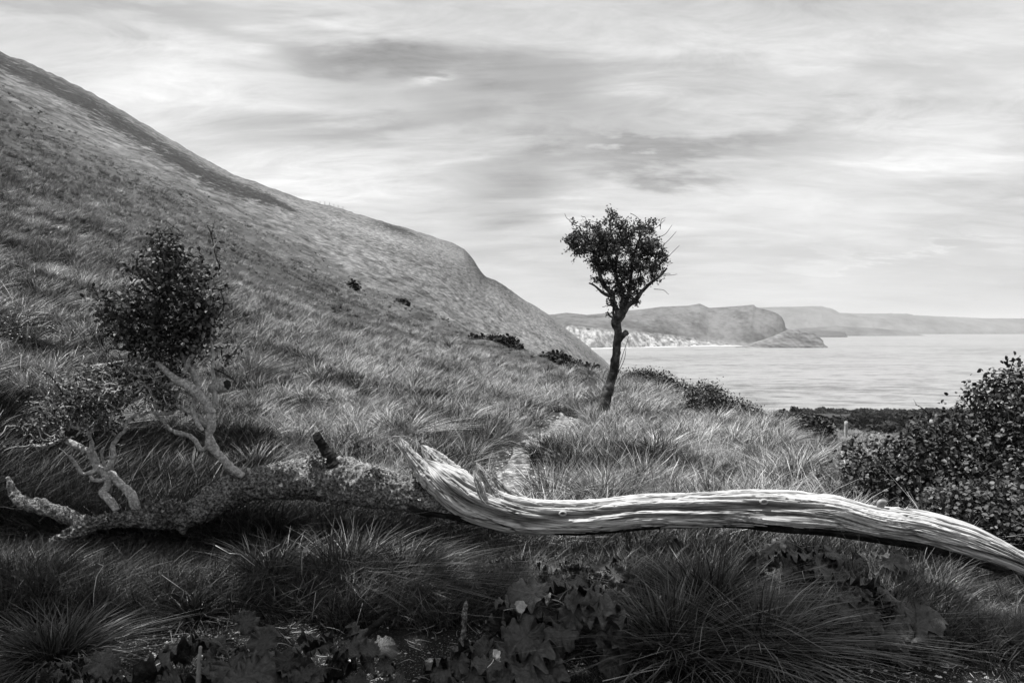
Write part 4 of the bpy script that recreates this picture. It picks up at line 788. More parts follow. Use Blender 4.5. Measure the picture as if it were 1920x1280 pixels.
# ------------------------------------------------------------------ grass
def tuft(name, n, r0, len_, wid, lean_out, wind, m, seg=3, bend=.7, pale=.25, base_tone=(.05, .5)):
    az = rng.random(n) * 2 * np.pi; rr = r0 * np.sqrt(rng.random(n)); b = np.stack([np.cos(az) * rr, np.sin(az) * rr, np.zeros(n)], -1)
    ln = len_[0] + (len_[1] - len_[0]) * rng.random(n); o = lean_out * (rr / r0 * .8 + .3 * rng.random(n))
    a2 = az + rng.normal(size=n) * .5; lean = np.stack([np.cos(a2) * o, np.sin(a2) * o, 0 * o], -1) + np.array(wind) + rng.normal(size=(n, 3)) * .12; lean[:, 2] = 0
    tone = np.where(rng.random(n) < pale, .7 + .3 * rng.random(n), base_tone[0] + (base_tone[1] - base_tone[0]) * rng.random(n))
    acc = Acc(); blades(acc, b, ln, wid * (.6 + .8 * rng.random(n)), lean, bend, seg, tone); me = acc.mesh(name, True); me.materials.append(m); return me
def scatter(name, meshes, pts, scale, rot, label=None):
    col = bpy.data.collections.new(name + '_kinds')
    for i, me in enumerate(meshes): col.objects.link(bpy.data.objects.new(f'{name}_kind_{chr(97 + i)}', me))
    n = len(pts); me = mesh(name, pts, [], attrs={'scl': scale, 'idx': rng.integers(0, len(meshes), n)}, vecs={'rot': rot}); o = link(name, me)
    g = bpy.data.node_groups.new(name, 'GeometryNodeTree'); g.interface.new_socket('Geometry', in_out='INPUT', socket_type='NodeSocketGeometry'); g.interface.new_socket('Geometry', in_out='OUTPUT', socket_type='NodeSocketGeometry')
    gi = g.nodes.new('NodeGroupInput'); go = g.nodes.new('NodeGroupOutput'); ip = g.nodes.new('GeometryNodeInstanceOnPoints'); ci = g.nodes.new('GeometryNodeCollectionInfo')
    ci.inputs['Collection'].default_value = col; ci.inputs['Separate Children'].default_value = True; ci.inputs['Reset Children'].default_value = True
    ip.inputs['Pick Instance'].default_value = True
    def na(k, ty): a = g.nodes.new('GeometryNodeInputNamedAttribute'); a.data_type = ty; a.inputs[0].default_value = k; return a.outputs[0]
    L = g.links.new; L(gi.outputs[0], ip.inputs['Points']); L(ci.outputs[0], ip.inputs['Instance']); L(na('rot', 'FLOAT_VECTOR'), ip.inputs['Rotation']); L(na('scl', 'FLOAT'), ip.inputs['Scale'])
    fi = g.nodes.new('FunctionNodeFloatToInt'); L(na('idx', 'FLOAT'), fi.inputs[0]); L(fi.outputs[0], ip.inputs['Instance Index']); L(ip.outputs[0], go.inputs[0])
    md = o.modifiers.new('scatter', 'NODES'); md.node_group = g
    return tag(o, label=label, kind='stuff', cat='grass' if label and 'grass' in label else None)
def region(n, Y0, Y1, X0, X1, pw=1.0):
    """points spread over the land between two distances, evenly as seen on the ground for pw=1"""
    r = rng.random(n); Y = (Y0 ** (1 + pw) + r * (Y1 ** (1 + pw) - Y0 ** (1 + pw))) ** (1 / (1 + pw)) if pw > -1 else Y0 * (Y1 / Y0) ** r
    X = X0 + (X1 - X0) * rng.random(n); return X * Y, Y
def rots(n, spin=.8, tilt=.15):
    return np.stack([rng.normal(size=n) * tilt, rng.normal(size=n) * tilt, (rng.random(n) * 2 - 1) * spin], -1)
def pts3(x, y, dz=-.01): return np.stack([x, y, ground(x, y) + dz], -1)
def visible(x, y, u0=-150, u1=2070): u = CX + F * x / y; return (u > u0) & (u < u1)
G = MAT['grass']; GL = MAT['lush']
GS = M('slope_turf_grass', .02, .60, .5, 1.1, 5, coord='world', tone=.55, spec=.28, big=(.12, 1.1), tip=.30, contrast=1.4)
MEADOW = [tuft('meadow_a', 48, .13, (.08, .22), .008, 1.0, (.15, -.05, 0), G, pale=.2), tuft('meadow_b', 44, .14, (.06, .17), .009, 1.2, (.1, .0, 0), G, pale=.08), tuft('meadow_c', 55, .08, (.12, .28), .008, 1.1, (.25, -.05, 0), G, pale=.4), tuft('meadow_d', 40, .16, (.04, .12), .009, 1.4, (.0, -.1, 0), G, pale=.3)]
TUSS = [tuft('tussock_a', 120, .10, (.20, .42), .0105, 1.15, (.25, -.1, 0), G, 4, .8, pale=.18, base_tone=(0, .5)), tuft('tussock_b', 110, .11, (.18, .38), .010, 1.2, (.35, 0, 0), G, 4, .8, pale=.4, base_tone=(.1, .5)), tuft('tussock_c', 120, .09, (.20, .40), .0105, 1.0, (.2, -.15, 0), G, 4, .75, pale=.08, base_tone=(0, .3))]
LUSH = [tuft('lush_a', 60, .14, (.22, .50), .0095, .7, (.45, -.15, 0), GL, 4, .7, pale=.06, base_tone=(.0, .65)), tuft('lush_b', 55, .14, (.18, .42), .010, .9, (.2, -.25, 0), GL, 4, .6, pale=.08, base_tone=(.0, .7)), tuft('lush_c', 60, .13, (.14, .36), .009, 1.1, (-.25, -.2, 0), GL, 4, .6, pale=.05, base_tone=(.0, .6))]
def grass():
    # meadow behind the log
    x, y = region(5600, 5.7, 10, -.75, .75, 1); k = (path_d(x, y) > .26 + .3 * vn(v3(x * 3, y * 3, 1))) & ~((x / y < -.31) & (y < 7.0)) & ~((x / y < -.37) & (y < 8.6)); x, y = x[k], y[k]
    sc1 = .75 + .7 * fbm(v3(x * .9, y * .9, 4), 3); scatter('meadow_grass', MEADOW, pts3(x, y), sc1, rots(len(x), 3.1, .3), 'short pale and green meadow grass behind the log')
    x, y = region(15000, 10, 24, -.75, .72, 1); k = (path_d(x, y) > .25 + .3 * vn(v3(x * 3, y * 3, 1))); x, y = x[k], y[k]
    scatter('hill_grass', MEADOW, pts3(x, y), (0.85 + .8 * fbm(v3(x * .5, y * .5, 4), 3)) * np.where((x / y > .34) & (y > 10.5), .42, 1), rots(len(x), 2.2, .25))
    x, y = region(28000, 24, 95, -.70, .62, .45); k = rng.random(len(x)) < np.clip((98 - y) / 60, 0, 1) ** 1.3; x, y = x[k], y[k]; scatter('slope_grass', [tuft('slope_a', 55, .16, (.08, .20), .009, 1.0, (.3, -.1, 0), GS, pale=.3), tuft('slope_b', 50, .16, (.06, .16), .009, 1.1, (.3, 0, 0), GS, pale=.15), tuft('slope_c', 60, .12, (.12, .24), .009, .9, (.4, 0, 0), GS, pale=.5)], pts3(x, y, -.03), np.clip(1.05 - y / 110, .35, .8) * (.85 + .9 * fbm(v3(x * .2, y * .2, 4), 3)), rots(len(x), 2.2, .25))
    x, y = region(3000, 5.72, 8.8, -.80, -.31, 0); GD = M('deep_dark_grass', .003, .16, .45, 2.2, 4, coord='world', tone=.8, spec=.2, tip=.1); scatter('dark_long_grass', [tuft('deep_a', 60, .14, (.22, .46), .009, .6, (.35, -.1, 0), GD, 4, .6, pale=.03, base_tone=(0, .5)), tuft('deep_b', 55, .14, (.20, .40), .009, .8, (.5, -.1, 0), GD, 4, .6, pale=.05, base_tone=(0, .45))], pts3(x, y), (.65 + .5 * rng.random(len(x))) * np.where(y > 7, .75, 1), rots(len(x), 1.2, .2), 'tall dark grass behind the leafy branches at the left')  # grass of a darker colour, tall behind the left branches
    # loose tussocks among it
    x, y = region(420, 6.4, 12, -.7, .7, 1); k = (path_d(x, y) > .38) & (vn(v3(x * 1.2, y * 1.2, 6)) > .38); x, y = x[k], y[k]; scatter('tussocks_near', TUSS, pts3(x, y, -.02), .55 + .55 * rng.random(len(x)), rots(len(x), 1.2))
    x, y = region(1900, 12, 30, -.72, .7, 1); k = (path_d(x, y) > .5) & (vn(v3(x * .6, y * .6, 6)) > .42); x, y = x[k], y[k]; scatter('tussocks_mid', TUSS, pts3(x, y, -.02), (.65 + .8 * rng.random(len(x))) * np.where(x / y > .34, .35, np.where((x / y < -.08) & (y > 13), .6, 1)), rots(len(x), 1.2))
    x, y = region(1700, 30, 75, -.7, .6, .5); k = (vn(v3(x * .25, y * .25, 6)) > .45); x, y = x[k], y[k]; scatter('tussocks_far', TUSS, pts3(x, y, -.02), .42 + .35 * rng.random(len(x)), rots(len(x), 1.2))
    # long dark grass under and in front of the log
    x, y = region(2300, 4.3, 6.3, -.78, -.02, 0); k = (rng.random(len(x)) < 1.0 - soil_mask(x, y) * .93) & (np.abs(y - 5.58) > .12); x, y = x[k], y[k]
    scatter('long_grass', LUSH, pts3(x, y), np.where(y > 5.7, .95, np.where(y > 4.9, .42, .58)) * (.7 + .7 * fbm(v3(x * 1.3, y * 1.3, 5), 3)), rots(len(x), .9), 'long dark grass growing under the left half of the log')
    x, y = region(1500, 3.9, 5.9, -.02, .78, 0); k = (rng.random(len(x)) < 1.0 - soil_mask(x, y) * .9); x, y = x[k], y[k]
    scatter('rough_grass', LUSH + MEADOW[1:2], pts3(x, y), (.38 + .42 * fbm(v3(x * 1.3, y * 1.3, 5), 3)) * np.where((x / y > .55) & (y > 4.1), .5, 1), rots(len(x), 2.5))
    x, y = region(420, 3.0, 4.8, -.85, .85, 0); k = vn(v3(x * 2, y * 2, 8)) > .45; x, y = x[k], y[k]; scatter('sparse_grass', [MEADOW[1], LUSH[2]], pts3(x, y), .22 + .3 * rng.random(len(x)), rots(len(x), 3))
grass()
def straw():
    n = 2600; x, y = region(n, 3.2, 6.0, -.75, .75, 0); acc = Acc(); k = rng.random(n) < .25 + .75 * soil_mask(x, y); x, y = x[k], y[k]; b = pts3(x, y, .012 + 0 * x)
    for p in b:
        a = rng.random() * np.pi * 2; L = .03 + .12 * rng.random() ** 2; q = p + [math.cos(a) * L, math.sin(a) * L * .8, rng.normal() * .006 + (.0 if rng.random() < .8 else .04)]; tube(acc, np.array([p, (p + q) / 2 + rng.normal(size=3) * .006, q]), [.0016, .002, .001], 3, n=4, tone=rng.random())
    tag(link('straw_litter', acc.mesh('straw_litter'), MAT['straw']), kind='stuff')
    acc = Acc()
    for (pp) in ([(175, 1138, 4.4), (176, 1110, 4.4), (181, 1080, 4.42), (194, 1060, 4.45), (184, 1056, 4.45)], [(341, 1123, 4.5), (345, 1107, 4.5), (303, 1077, 4.5)], [(404, 1022, 4.7), (430, 1037, 4.7), (450, 1038, 4.7), (478, 1060, 4.7)], [(658, 1208, 4.2), (670, 1165, 4.2), (680, 1130, 4.25)], [(1236, 1122, 4.1), (1240, 1116, 4.1), (1236, 1118, 4.1)], [(1345, 1136, 4.1), (1370, 1126, 4.1)], [(1130, 1276, 3.6), (1190, 1262, 3.7), (1240, 1252, 3.7)], [(1550, 1246, 3.8), (1600, 1250, 3.8), (1640, 1243, 3.8)], [(1510, 1092, 4.6), (1504, 1070, 4.6)], [(525, 1020, 4.8), (490, 1040, 4.8)], [(585, 1160, 4.3), (592, 1110, 4.3)]):
        pts = np.array([P(*q) for q in pp]); [tube(acc, pts[i:i + 2], [.0022, .0018], 4, n=3, tone=.8) for i in range(len(pts) - 1)]
    # bleached stems in the grass behind the log
    for k in range(260):
        c = rng.choice([0, 1, 2], p=[.45, .35, .2]); u, v, Y = [(rng.normal(330, 60), rng.normal(890, 40), 5.75), (rng.normal(760, 26), rng.normal(815, 16), 7.3), (rng.uniform(400, 1600), rng.uniform(820, 930), rng.uniform(6.5, 9))][c]
        x = (u - CX) / F * Y; p = np.array([x, Y, float(ground(x, Y))]); h = .10 + .26 * rng.random(); d = np.array([rng.normal() * .5 + .25, rng.normal() * .2, 1]); q = p + d * h
        tube(acc, np.array([p, (p + q) / 2 + rng.normal(size=3) * .02, q + [rng.normal() * .03, 0, -.02]]), [.003, .0026, .001], 3, n=5, tone=rng.random())
    tag(link('dry_stems', acc.mesh('dry_stems'), MAT['straw']), kind='stuff')
straw()
# prominent tussocks, each its own thing
def big_tussock(u, Y, h, w, label, m, n=900, pale=.1, wind=(.15, -.1, 0), bt=(0, .5), wd=.0115):
    n = int(n * .46)
    b = on(u, Y, -.02); az = rng.random(n) * 2 * np.pi; r0 = w * .28; rr = r0 * np.sqrt(rng.random(n)); bp = np.stack([np.cos(az) * rr, np.sin(az) * rr, 0 * rr], -1)
    f = rr / r0; o = 1.15 * f + .15 * rng.random(n); a2 = az + rng.normal(size=n) * .6; lean = np.stack([np.cos(a2) * o, np.sin(a2) * o, 0 * o], -1) + np.array(wind) + rng.normal(size=(n, 3)) * .36; lean[:, 2] = 0
    ln = h * (1.15 - .25 * f) * (.65 + .45 * rng.random(n)) * 1.15; tone = np.where(rng.random(n) < pale, .7 + .3 * rng.random(n), bt[0] + (bt[1] - bt[0]) * rng.random(n))
    acc = Acc(); blades(acc, bp, ln, wd * (.6 + .7 * rng.random(n)), lean, .85, 4, tone); o_ = link('grass_tussock', acc.mesh('grass_tussock'), m); o_.location = b
    tag(o_, label, 'tussock', 'grass tussocks')
big_tussock(105, 3.95, .30, .46, 'dark domed tussock of fine grass on the gravel at the bottom left corner', GL, 1500, .02)
big_tussock(1265, 3.95, .38, .6, 'big dark tussock drooping over the gravel, left half of the central clump', GL, 1900, .10, bt=(0, .6))
big_tussock(1430, 3.95, .38, .6, 'big dark tussock beside the ruffled leaves, right half of the central clump', GL, 1900, .12, (.1, -.2, 0), bt=(0, .6))
big_tussock(1330, 4.4, .40, .6, 'tall tussock standing behind the central pair in front of the log', GL, 1200, .03)
big_tussock(1560, 4.1, .26, .6, 'low dark tussock under the large ruffled leaf at the right', GL, 900, .03)
big_tussock(660, 4.9, .40, .7, 'tall dark tussock leaning right beneath the bleached left end of the log', GL, 1500, .02, (.45, -.1, 0))
big_tussock(520, 4.95, .33, .6, 'long dark tussock below the middle of the barked limb', GL, 1300, .02, (.3, -.1, 0))
big_tussock(770, 4.85, .34, .55, 'dark tussock with blades swept right over the ruffled plants', GL, 1100, .03, (.6, -.1, 0))
big_tussock(372, 4.45, .17, .3, 'small low tussock beside the broken pale stalk on the gravel', GL, 500, .02)
big_tussock(1040, 7.2, .46, .72, 'large green tussock on the right edge of the worn path', G, 1500, .16, (.15, -.05, 0), (0, .4))
big_tussock(1125, 7.0, .40, .75, 'broad tussock just behind the log, right of the path tussock', G, 1400, .22)
big_tussock(1018, 9.4, .40, .45, 'upright tussock with pale tips where the path narrows', G, 800, .4)
big_tussock(1235, 9.2, .38, .8, 'dark round tussock in the meadow below the crest shrubs', G, 1300, .08, bt=(0, .3))
big_tussock(732, 9.9, .42, .45, 'dark clump of tall grass behind the upper splinters of the log', G, 900, .1, (-.1, -.1, 0), (0, .3))
big_tussock(762, 9.8, .46, .42, 'bleached straw tuft rising just above the broken prongs of the log', MAT['straw'], 500, .8, (.35, 0, 0), (.3, .9))
big_tussock(1430, 9.5, .34, .7, 'green tussock in the meadow below the tallest crest shrub', G, 1100, .15)
big_tussock(1500, 8.2, .38, .6, 'pale tipped tussock left of the bramble thicket', G, 1000, .4)
big_tussock(940, 10.5, .34, .6, 'dark tussock on the left side of the upper path', G, 900, .08)
big_tussock(470, 12.5, .55, .9, 'dark tussock on the slope to the right of the leafy crown', G, 1200, .1, (.3, 0, 0), (0, .3), .010)
big_tussock(150, 8.0, .42, .7, 'shaggy tussock on the slope left of the leafy crown', G, 1000, .3, (.4, 0, 0))

# ------------------------------------------------------------------ broad ruffled leaves
def leaf_mesh(name, seed, a=30, nr=8, ruff=.16, lobes=5, cup=.2):
    r_ = np.random.default_rng(seed); na = a * 2; ph = np.linspace(-np.pi, np.pi, na + 1)[:-1] + np.pi / na; V = []; T = []
    rim = (1 - .40 * np.exp(-((np.abs(ph) - np.pi) / .25) ** 2)) * (1 + .12 * np.cos(ph)) * (1 + .05 * np.cos(lobes * 2 * ph + r_.random()) + .03 * np.cos(ph * 15 + 1) + .012 * r_.normal(size=na))
    k1, k2 = r_.random(2) * 6
    for i in range(nr + 1):
        f = i / nr; rr = rim * f * .5
        z = f ** 3.5 * (np.sin(ph * 9 + k2) * .075 + .055 * np.sin(ph * 14 + k1)) * ruff * 3 + f * f * (.10 * np.sin(2 * ph + k1) + .07 * np.sin(3 * ph + k2)) + cup * (f * f) * .5 - .07 * f * np.clip(np.cos(ph * 5.5), 0, 1) ** 6 + .03 * np.sin(f * 14 + ph * 3) * f
        if i == nr: rr = rr * .94; z = z - .05
        V += list(np.stack([rr * np.cos(ph) + .32, rr * np.sin(ph), z - .10 * (rr * np.cos(ph) + .3) ** 2 * 2], -1))
    q = [[i * na + j, i * na + (j + 1) % na, (i + 1) * na + (j + 1) % na, (i + 1) * na + j] for i in range(nr) for j in range(na)]
    acc = Acc(); acc.add(V, q, None, np.repeat(r_.random() * .4 + .3 * np.linspace(0, 1, nr + 1), na))
    tube(acc, np.array([[-.42, 0, -.34], [-.2, 0, -.10], [.02, 0, -.012], [.3, 0, -.01]]), [.022, .018, .014, .006], 5, n=8, tone=.6)
    me = acc.mesh(name); me.materials.append(MAT['bigleaf']); return me
LEAF = [leaf_mesh('ruffled_leaf', 10 + k, ruff=.34 + .05 * k, lobes=4 + k % 3, cup=(-.1, .25, .1, .35, -.2)[k]) for k in range(5)]
def leafy_plant(u, Y, r, h, n, size, label, seed, lit=None):
    n = int(n * 2.5); size *= .68
    r_ = np.random.default_rng(seed); b = on(u, Y); root = empty('butterbur', tuple(b)); tag(root, label, 'leafy plant', 'ruffled leaf plants')
    for k in range(n):
        a = k * 2.4 + r_.random() * .6; f = math.sqrt((k + .5) / n); s = size * (.65 + .6 * r_.random())
        o = bpy.data.objects.new('leaf', LEAF[r_.integers(5)]); C.objects.link(o); o.parent = root
        o.location = (math.cos(a) * f * r, math.sin(a) * f * r * .7, h * (1.05 - .75 * f * f) * (.7 + .4 * r_.random()) )
        o.rotation_euler = (r_.normal() * .35 + .15, .30 * f + r_.normal() * .3 - .1 + .35, a + r_.normal() * .4); o.scale = (s, s * (.85 + .3 * r_.random()), s)
leafy_plant(150, 3.42, .34, .26, 14, .19, 'ruffled broad leaf plant at the bottom left, below the domed tussock', 1)
leafy_plant(420, 3.4, .36, .38, 16, .22, 'largest ruffled leaf plant at the bottom edge, around the pale upright stick', 2)
leafy_plant(630, 3.5, .30, .32, 14, .20, 'ruffled leaf plant right of the pale stick at the bottom edge', 3)
leafy_plant(905, 3.8, .24, .16, 9, .19, 'ruffled leaf plant with a torn pale leaf, just right of the lichened stick', 4)
leafy_plant(1050, 3.95, .34, .34, 14, .28, 'tall ruffled leaf plant left of the central grass clump', 5)
leafy_plant(1125, 4.6, .28, .22, 10, .26, 'broad leaves overlapping behind the tall plant, below the bleached trunk', 6)
leafy_plant(1010, 5.05, .40, .14, 14, .20, 'low patch of ruffled leaves under the bend of the bleached trunk', 7)
leafy_plant(1240, 5.5, .45, .10, 13, .17, 'low ruffled leaves tucked right under the middle of the bleached trunk', 8)
leafy_plant(1650, 4.1, .28, .26, 13, .27, 'plant with the biggest crinkled leaf, right of the central grass clump', 9)
leafy_plant(1500, 4.9, .34, .26, 14, .26, 'upright ruffled leaves just below the trunk, right of centre', 10)
leafy_plant(1640, 4.85, .34, .22, 13, .24, 'ruffled leaf plant under the right part of the trunk, above the biggest leaf', 11)
leafy_plant(1745, 4.6, .22, .14, 8, .18, 'smaller ruffled leaf plant near the dark root base', 12)
leafy_plant(845, 4.9, .26, .12, 8, .16, 'small ruffled leaf plant where the swept tussock ends', 13)

# ------------------------------------------------------------------ single small things
def stick(name, label, L, Y, cat, m, sides=12, tone=.6, branch=None):
    pts, rd = px(L, Y); acc = Acc(); tube(acc, pts, rd * .85, sides, n=60, rough=.55, freq=90, tone=tone, knots=.6, jag=.02)
    if branch: b_, c_ = px(branch, Y); tube(acc, b_, c_, 8, n=16, rough=.3, freq=40, tone=tone)
    o = link(name, acc.mesh(name, True, pts[-1]), m); o.location = pts[-1]; tag(o, label, cat)
stick('broken_stick', 'short lichened stick standing upright in the soil beside the ruffled leaves', [(874, 1126, 2), (873, 1135, 5), (871, 1150, 6), (870, 1170, 5), (868, 1190, 5), (864, 1205, 6), (862, 1215, 5)], 4.1, 'stick', MAT['bark'], branch=[(866, 1202, 5), (876, 1210, 4), (886, 1216, 2)])
stick('broken_stick', 'thin pale stick poking up from the leaves at the bottom edge', [(376, 1211, 3), (375, 1222, 4), (373, 1245, 4.5), (371, 1275, 5), (369, 1310, 5)], 3.3, 'stick', MAT['post'])
stick('broken_stick', 'dark split stick leaning in the grass near the bottom middle', [(727, 1148, 2), (715, 1162, 6), (700, 1176, 8), (685, 1192, 7), (672, 1205, 4)], 4.15, 'stick', MAT['darkbark'])
def dead_leaf(u, v, Y, s, label, rot):
    o = link('dead_leaf', leaf_mesh('dead_leaf', int(u), 12, 4, .3, 3, .6), None); o.data.materials.clear(); o.data.materials.append(MAT['deadleaf']); o.location = P(u, v, Y); o.rotation_euler = rot; o.scale = (s, s * .8, s); tag(o, label, 'leaf', 'pale withered leaves')
dead_leaf(962, 1140, 3.72, .085, 'bright curled dead leaf caught among the dark ruffled leaves', (1.1, .2, .8))
dead_leaf(925, 1238, 3.55, .075, 'grey torn dead leaf low in the leaves near the bottom', (1.0, -.2, 1.4))
dead_leaf(1466, 1022, 4.55, .06, 'small pale dead leaf in the ruffled leaves below the trunk', (1.2, .5, 1.5))
dead_leaf(1750, 790, 6.9, .06, 'pale leaf near the top left of the bramble thicket', (.9, .8, 2.3))
dead_leaf(1688, 856, 6.4, .05, 'pale round leaf on the left flank of the bramble thicket', (1.3, .1, 1.6))
def seedling():
    b = P(566, 1060, 4.55); root = empty('seedling', tuple(b)); tag(root, 'pale three leaved seedling glowing in the dark long grass', 'seedling')
    acc = Acc(); tube(acc, np.array([[0, 0, -.05], [0, 0, .04], [.005, 0, .085]]), [.002] * 3, 4, n=5); link('stem', acc.mesh('stem'), MAT['straw'], root)
    for a, s in ((2.6, .038), (.9, .04), (-.4, .034)):
        acc = Acc(); ph = np.linspace(0, 2 * np.pi, 13)[:-1]; V = [[.5, 0, .05]] + [[.5 + .5 * math.cos(t), .33 * math.sin(t) * (1 + .2 * math.cos(t)), .10 * abs(math.sin(t))] for t in ph]; acc.add(np.array(V) * s, None, [[0, i + 1, (i + 1) % 12 + 1] for i in range(12)], .8)
        o = link('leaflet', acc.mesh('leaflet'), MAT['leafpale'], root); o.location = (.005, 0, .085); o.rotation_euler = (.9, -.1, a)
seedling()
def snail():
    Y = 5.22; b = P(1652, 955, Y); root = empty('snail', tuple(b)); tag(root, 'brown banded snail shell resting on top of the bleached trunk', 'snail')
    acc = Acc(); t = np.linspace(0, 5.2 * np.pi, 130); k = np.exp(-.16 * t); rr = .026 * k; pts = np.stack([rr * np.cos(t + .6), -.012 * (1 - k) * 1.2, rr * np.sin(t + .6)], -1) + [0, 0, .028]; tube(acc, pts, .021 * k, 12, n=130, tone=.5, rough=.1, freq=60)
    link('shell', acc.mesh('shell'), MAT['shell'], root)
    acc = Acc(); tube(acc, np.array([[.02, 0, .0], [-.02, 0, .004], [-.05, 0, .006], [-.068, 0, .012], [-.076, 0, .016]]), [.006, .010, .009, .006, .003], 9, n=24, rough=.3, freq=60, tone=.6); link('body', acc.mesh('body'), MAT['lichen'], root)
snail()
def stones():
    acc = Acc(); n = 15000; x, y = region(n, 2.9, 5.2, -.8, .8, .2); k = rng.random(n) < soil_mask(x, y) * (.25 + .75 * (vn(v3(x * 2.2, y * 2.2, 3)) > .5)); x, y = x[k], y[k]; p = pts3(x, y, .001)
    base = np.array([[1, 0, 0], [-1, 0, 0], [0, 1, 0], [0, -1, 0], [0, 0, 1], [0, 0, -.5]]); f = np.array([[0, 2, 4], [2, 1, 4], [1, 3, 4], [3, 0, 4], [2, 0, 5], [1, 2, 5], [3, 1, 5], [0, 3, 5]])
    s = .0025 + .012 * rng.random(len(p)) ** 5
    V = p[:, None] + base[None] * s[:, None, None] * (.6 + .8 * rng.random((len(p), 6, 1))) * [1, 1, .7]; acc.add(V.reshape(-1, 3), None, (np.arange(len(p))[:, None, None] * 6 + f[None]).reshape(-1, 3), np.repeat(rng.random(len(p)) ** 1.5, 6))
    tag(link('gravel', acc.mesh('gravel', False), MAT['chalk']), kind='stuff')
    x, y = [], []
    acc = Acc(); x, y = region(9000, 7, 15, -.2, .25, 0); k = path_d(x, y) < .36; x, y = x[k], y[k]; p = pts3(x, y, .0); s = .006 + .02 * rng.random(len(p)) ** 3
    V = p[:, None] + base[None] * s[:, None, None] * (.6 + .8 * rng.random((len(p), 6, 1))) * [1, 1, .5]; acc.add(V.reshape(-1, 3), None, (np.arange(len(p))[:, None, None] * 6 + f[None]).reshape(-1, 3), np.repeat(rng.random(len(p)), 6)); tag(link('path_rubble', acc.mesh('path_rubble', False), MAT['chalk']), kind='stuff')
    for u, Y, s, lab in ((360, 4.42, .020, 'squarish white chalk stone on the gravel below the broken stalk'), (441, 4.6, .015, 'white pebble at the edge of the long grass, behind the ruffled leaves'), (326, 4.1, .018, 'rough chalk lump on the gravel between tussock and leaves'), (213, 4.0, .013, 'small white stone just right of the domed tussock'), (806, 3.95, .016, 'white chalk stone on the dark soil left of the lichened stick'), (1005, 3.52, .016, 'chalk stone on the gravel at the bottom, below the tall leaf plant'), (1575, 3.75, .014, 'white stone on the gravel at the bottom right'), (55, 3.72, .018, 'grey stone at the bottom left, under the domed tussock')):
        r_ = np.random.default_rng(int(u)); th = r_.normal(size=(34, 3)); th /= np.linalg.norm(th, axis=1, keepdims=True); import bmesh
        bm = bmesh.new(); [bm.verts.new(tuple(q * s * (.8 + .3 * r_.random()) * [1.1, .9, .8])) for q in th]; bmesh.ops.convex_hull(bm, input=bm.verts[:]); me = bpy.data.meshes.new('chalk_stone'); bm.to_mesh(me); bm.free()
        a = me.attributes.new('tone', 'FLOAT', 'POINT'); a.data.foreach_set('value', [.8] * len(me.vertices)); o = link('chalk_stone', me, MAT['chalk']); o.location = on(u, Y, s * .4); tag(o, lab, 'stone', 'chalk stones on the gravel')
stones()
def daisies():
    acc = Acc(); 
    for (u, Y, n, sp) in ((45, 11.0, 60, .35), (70, 10.5, 20, .5), (140, 9.0, 24, .3), (110, 9.6, 20, .4)):
        c = on(u, Y)
        for k in range(n):
            x, y = c[0] + rng.normal() * sp, c[1] + rng.normal() * sp * 1.2; z = float(ground(x, y)) + .12 + .06 * rng.random(); ph = np.linspace(0, 2 * np.pi, 7)[:-1]; r = .012 + .008 * rng.random()
            acc.add([[x, y, z + .004]] + [[x + r * math.cos(t), y + r * math.sin(t), z] for t in ph], None, [[0, i + 1, (i + 1) % 6 + 1] for i in range(6)], .8)
    tag(link('small_white_flowers', acc.mesh('small_white_flowers'), MAT['flower']), kind='stuff')
daisies()

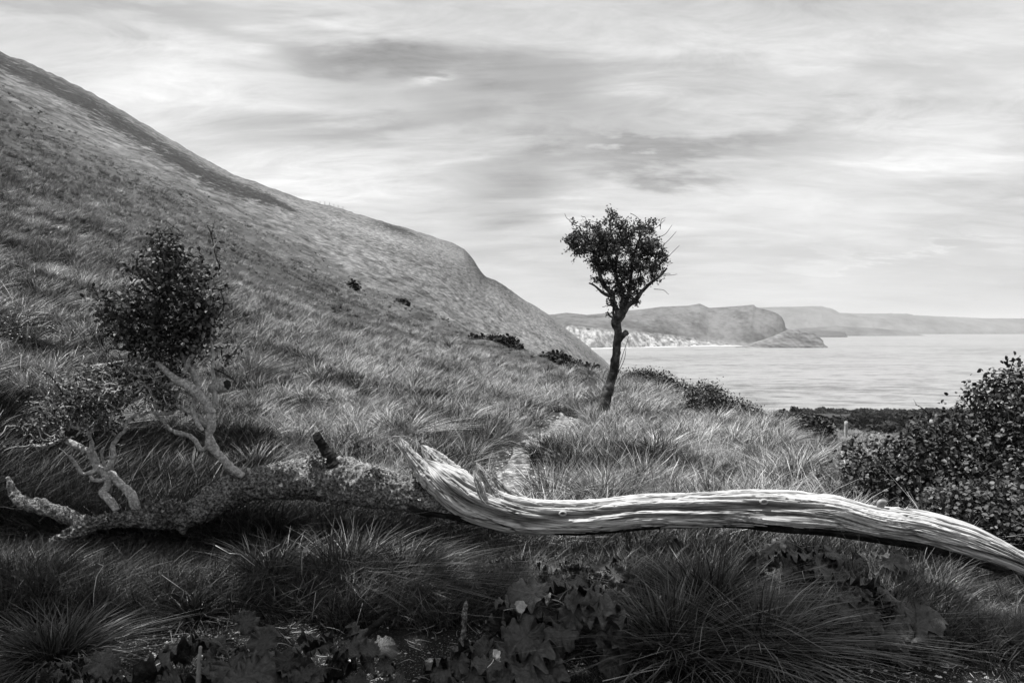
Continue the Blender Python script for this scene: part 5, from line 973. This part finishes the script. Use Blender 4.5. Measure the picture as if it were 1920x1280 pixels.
# ------------------------------------------------------------------ scrub on the coast below
def scrub_mesh(k):
    n = 260; d = rng.normal(size=(n, 3)); d[:, 2] = np.abs(d[:, 2]) * .8; d /= np.linalg.norm(d, axis=1, keepdims=True); acc = Acc(); leaves(acc, d * [1, 1, .65] * (.75 + .3 * rng.random((n, 1))), .42, .5, .2, .5, (0, 1))
    th = np.linspace(0, 2 * np.pi, 11)[:-1]; V = [[.8 * math.cos(a) * c, .8 * math.sin(a) * c, s_ * .5] for c, s_ in ((1, -.2), (.95, .4), (.6, .9)) for a in th] + [[0, 0, .55]]
    acc.add(V, [[i * 10 + j, i * 10 + (j + 1) % 10, (i + 1) * 10 + (j + 1) % 10, (i + 1) * 10 + j] for i in range(2) for j in range(10)], [[20 + j, 20 + (j + 1) % 10, 30] for j in range(10)], .1); me = acc.mesh(f'scrub_{k}'); me.materials.append(MAT['gorse']); return me
def scrub():
    x, y = region(5200, 62, 600, .26, .85, .2); k = (vn(v3(x * .02, y * .012, 4)) > .30) & (fbm(v3(x * .008, y * .006, 8), 3) > .36); x, y = x[k], y[k]
    scatter('coastal_scrub', [scrub_mesh(k) for k in range(3)], pts3(x, y, -.3), (1.0 + 2.2 * rng.random(len(x)) ** 2) * np.clip(y / 160, .6, 1.6), rots(len(x), 3, .1))
scrub()

# ------------------------------------------------------------------ unseen tree added at the left: its canopy is there to darken the near ground
def shade_tree():
    b = on(-600, 2.2); b = np.array([-6.6, .6, float(ground(-6.6, .6))]); root = empty('added_shade_tree', tuple(b)); tag(root, 'added leafy tree out of view, there to cast shade over the gravel and near plants', 'tree')
    acc = Acc(); tube(acc, np.array([b, b + [.1, .1, 2], b + [.5, .3, 4], b + [1.0, .5, 6]]), [.26, .2, .16, .1], 12, n=30, rough=.2, freq=5)
    for e in ((-4.5, 3.5, 4.6), (-2.0, 4.2, 5.0), (.8, 4.0, 5.1), (-6, 4.6, 4.8), (-3, 2.5, 5.2)): e = np.array(e); tube(acc, np.array([b + [.5, .3, 4], (b + [.5, .3, 4.5] + e) / 2 + [0, 0, .5], e]), [.1, .07, .03], 7, n=14)
    link('trunk', acc.mesh('trunk', True, b), MAT['darkbark'], root)
    n = 9000; c = np.stack([rng.uniform(-7.2, 1.4, n), rng.uniform(2.4, 5.42, n), 4.25 + rng.random(n) * .9 + .25 * np.sin(np.arange(n))], -1); k = (c[:, 2] > .43 * c[:, 1] + 1.2) & (fbm(c * 1.3, 3) > .53); c = c[k]
    acc = Acc(); leaves(acc, c, .22, .9, .1, .42, (0, 1)); tag(link('crown', acc.mesh('crown', True, b), MAT['leaf'], root), kind='stuff')
shade_tree()
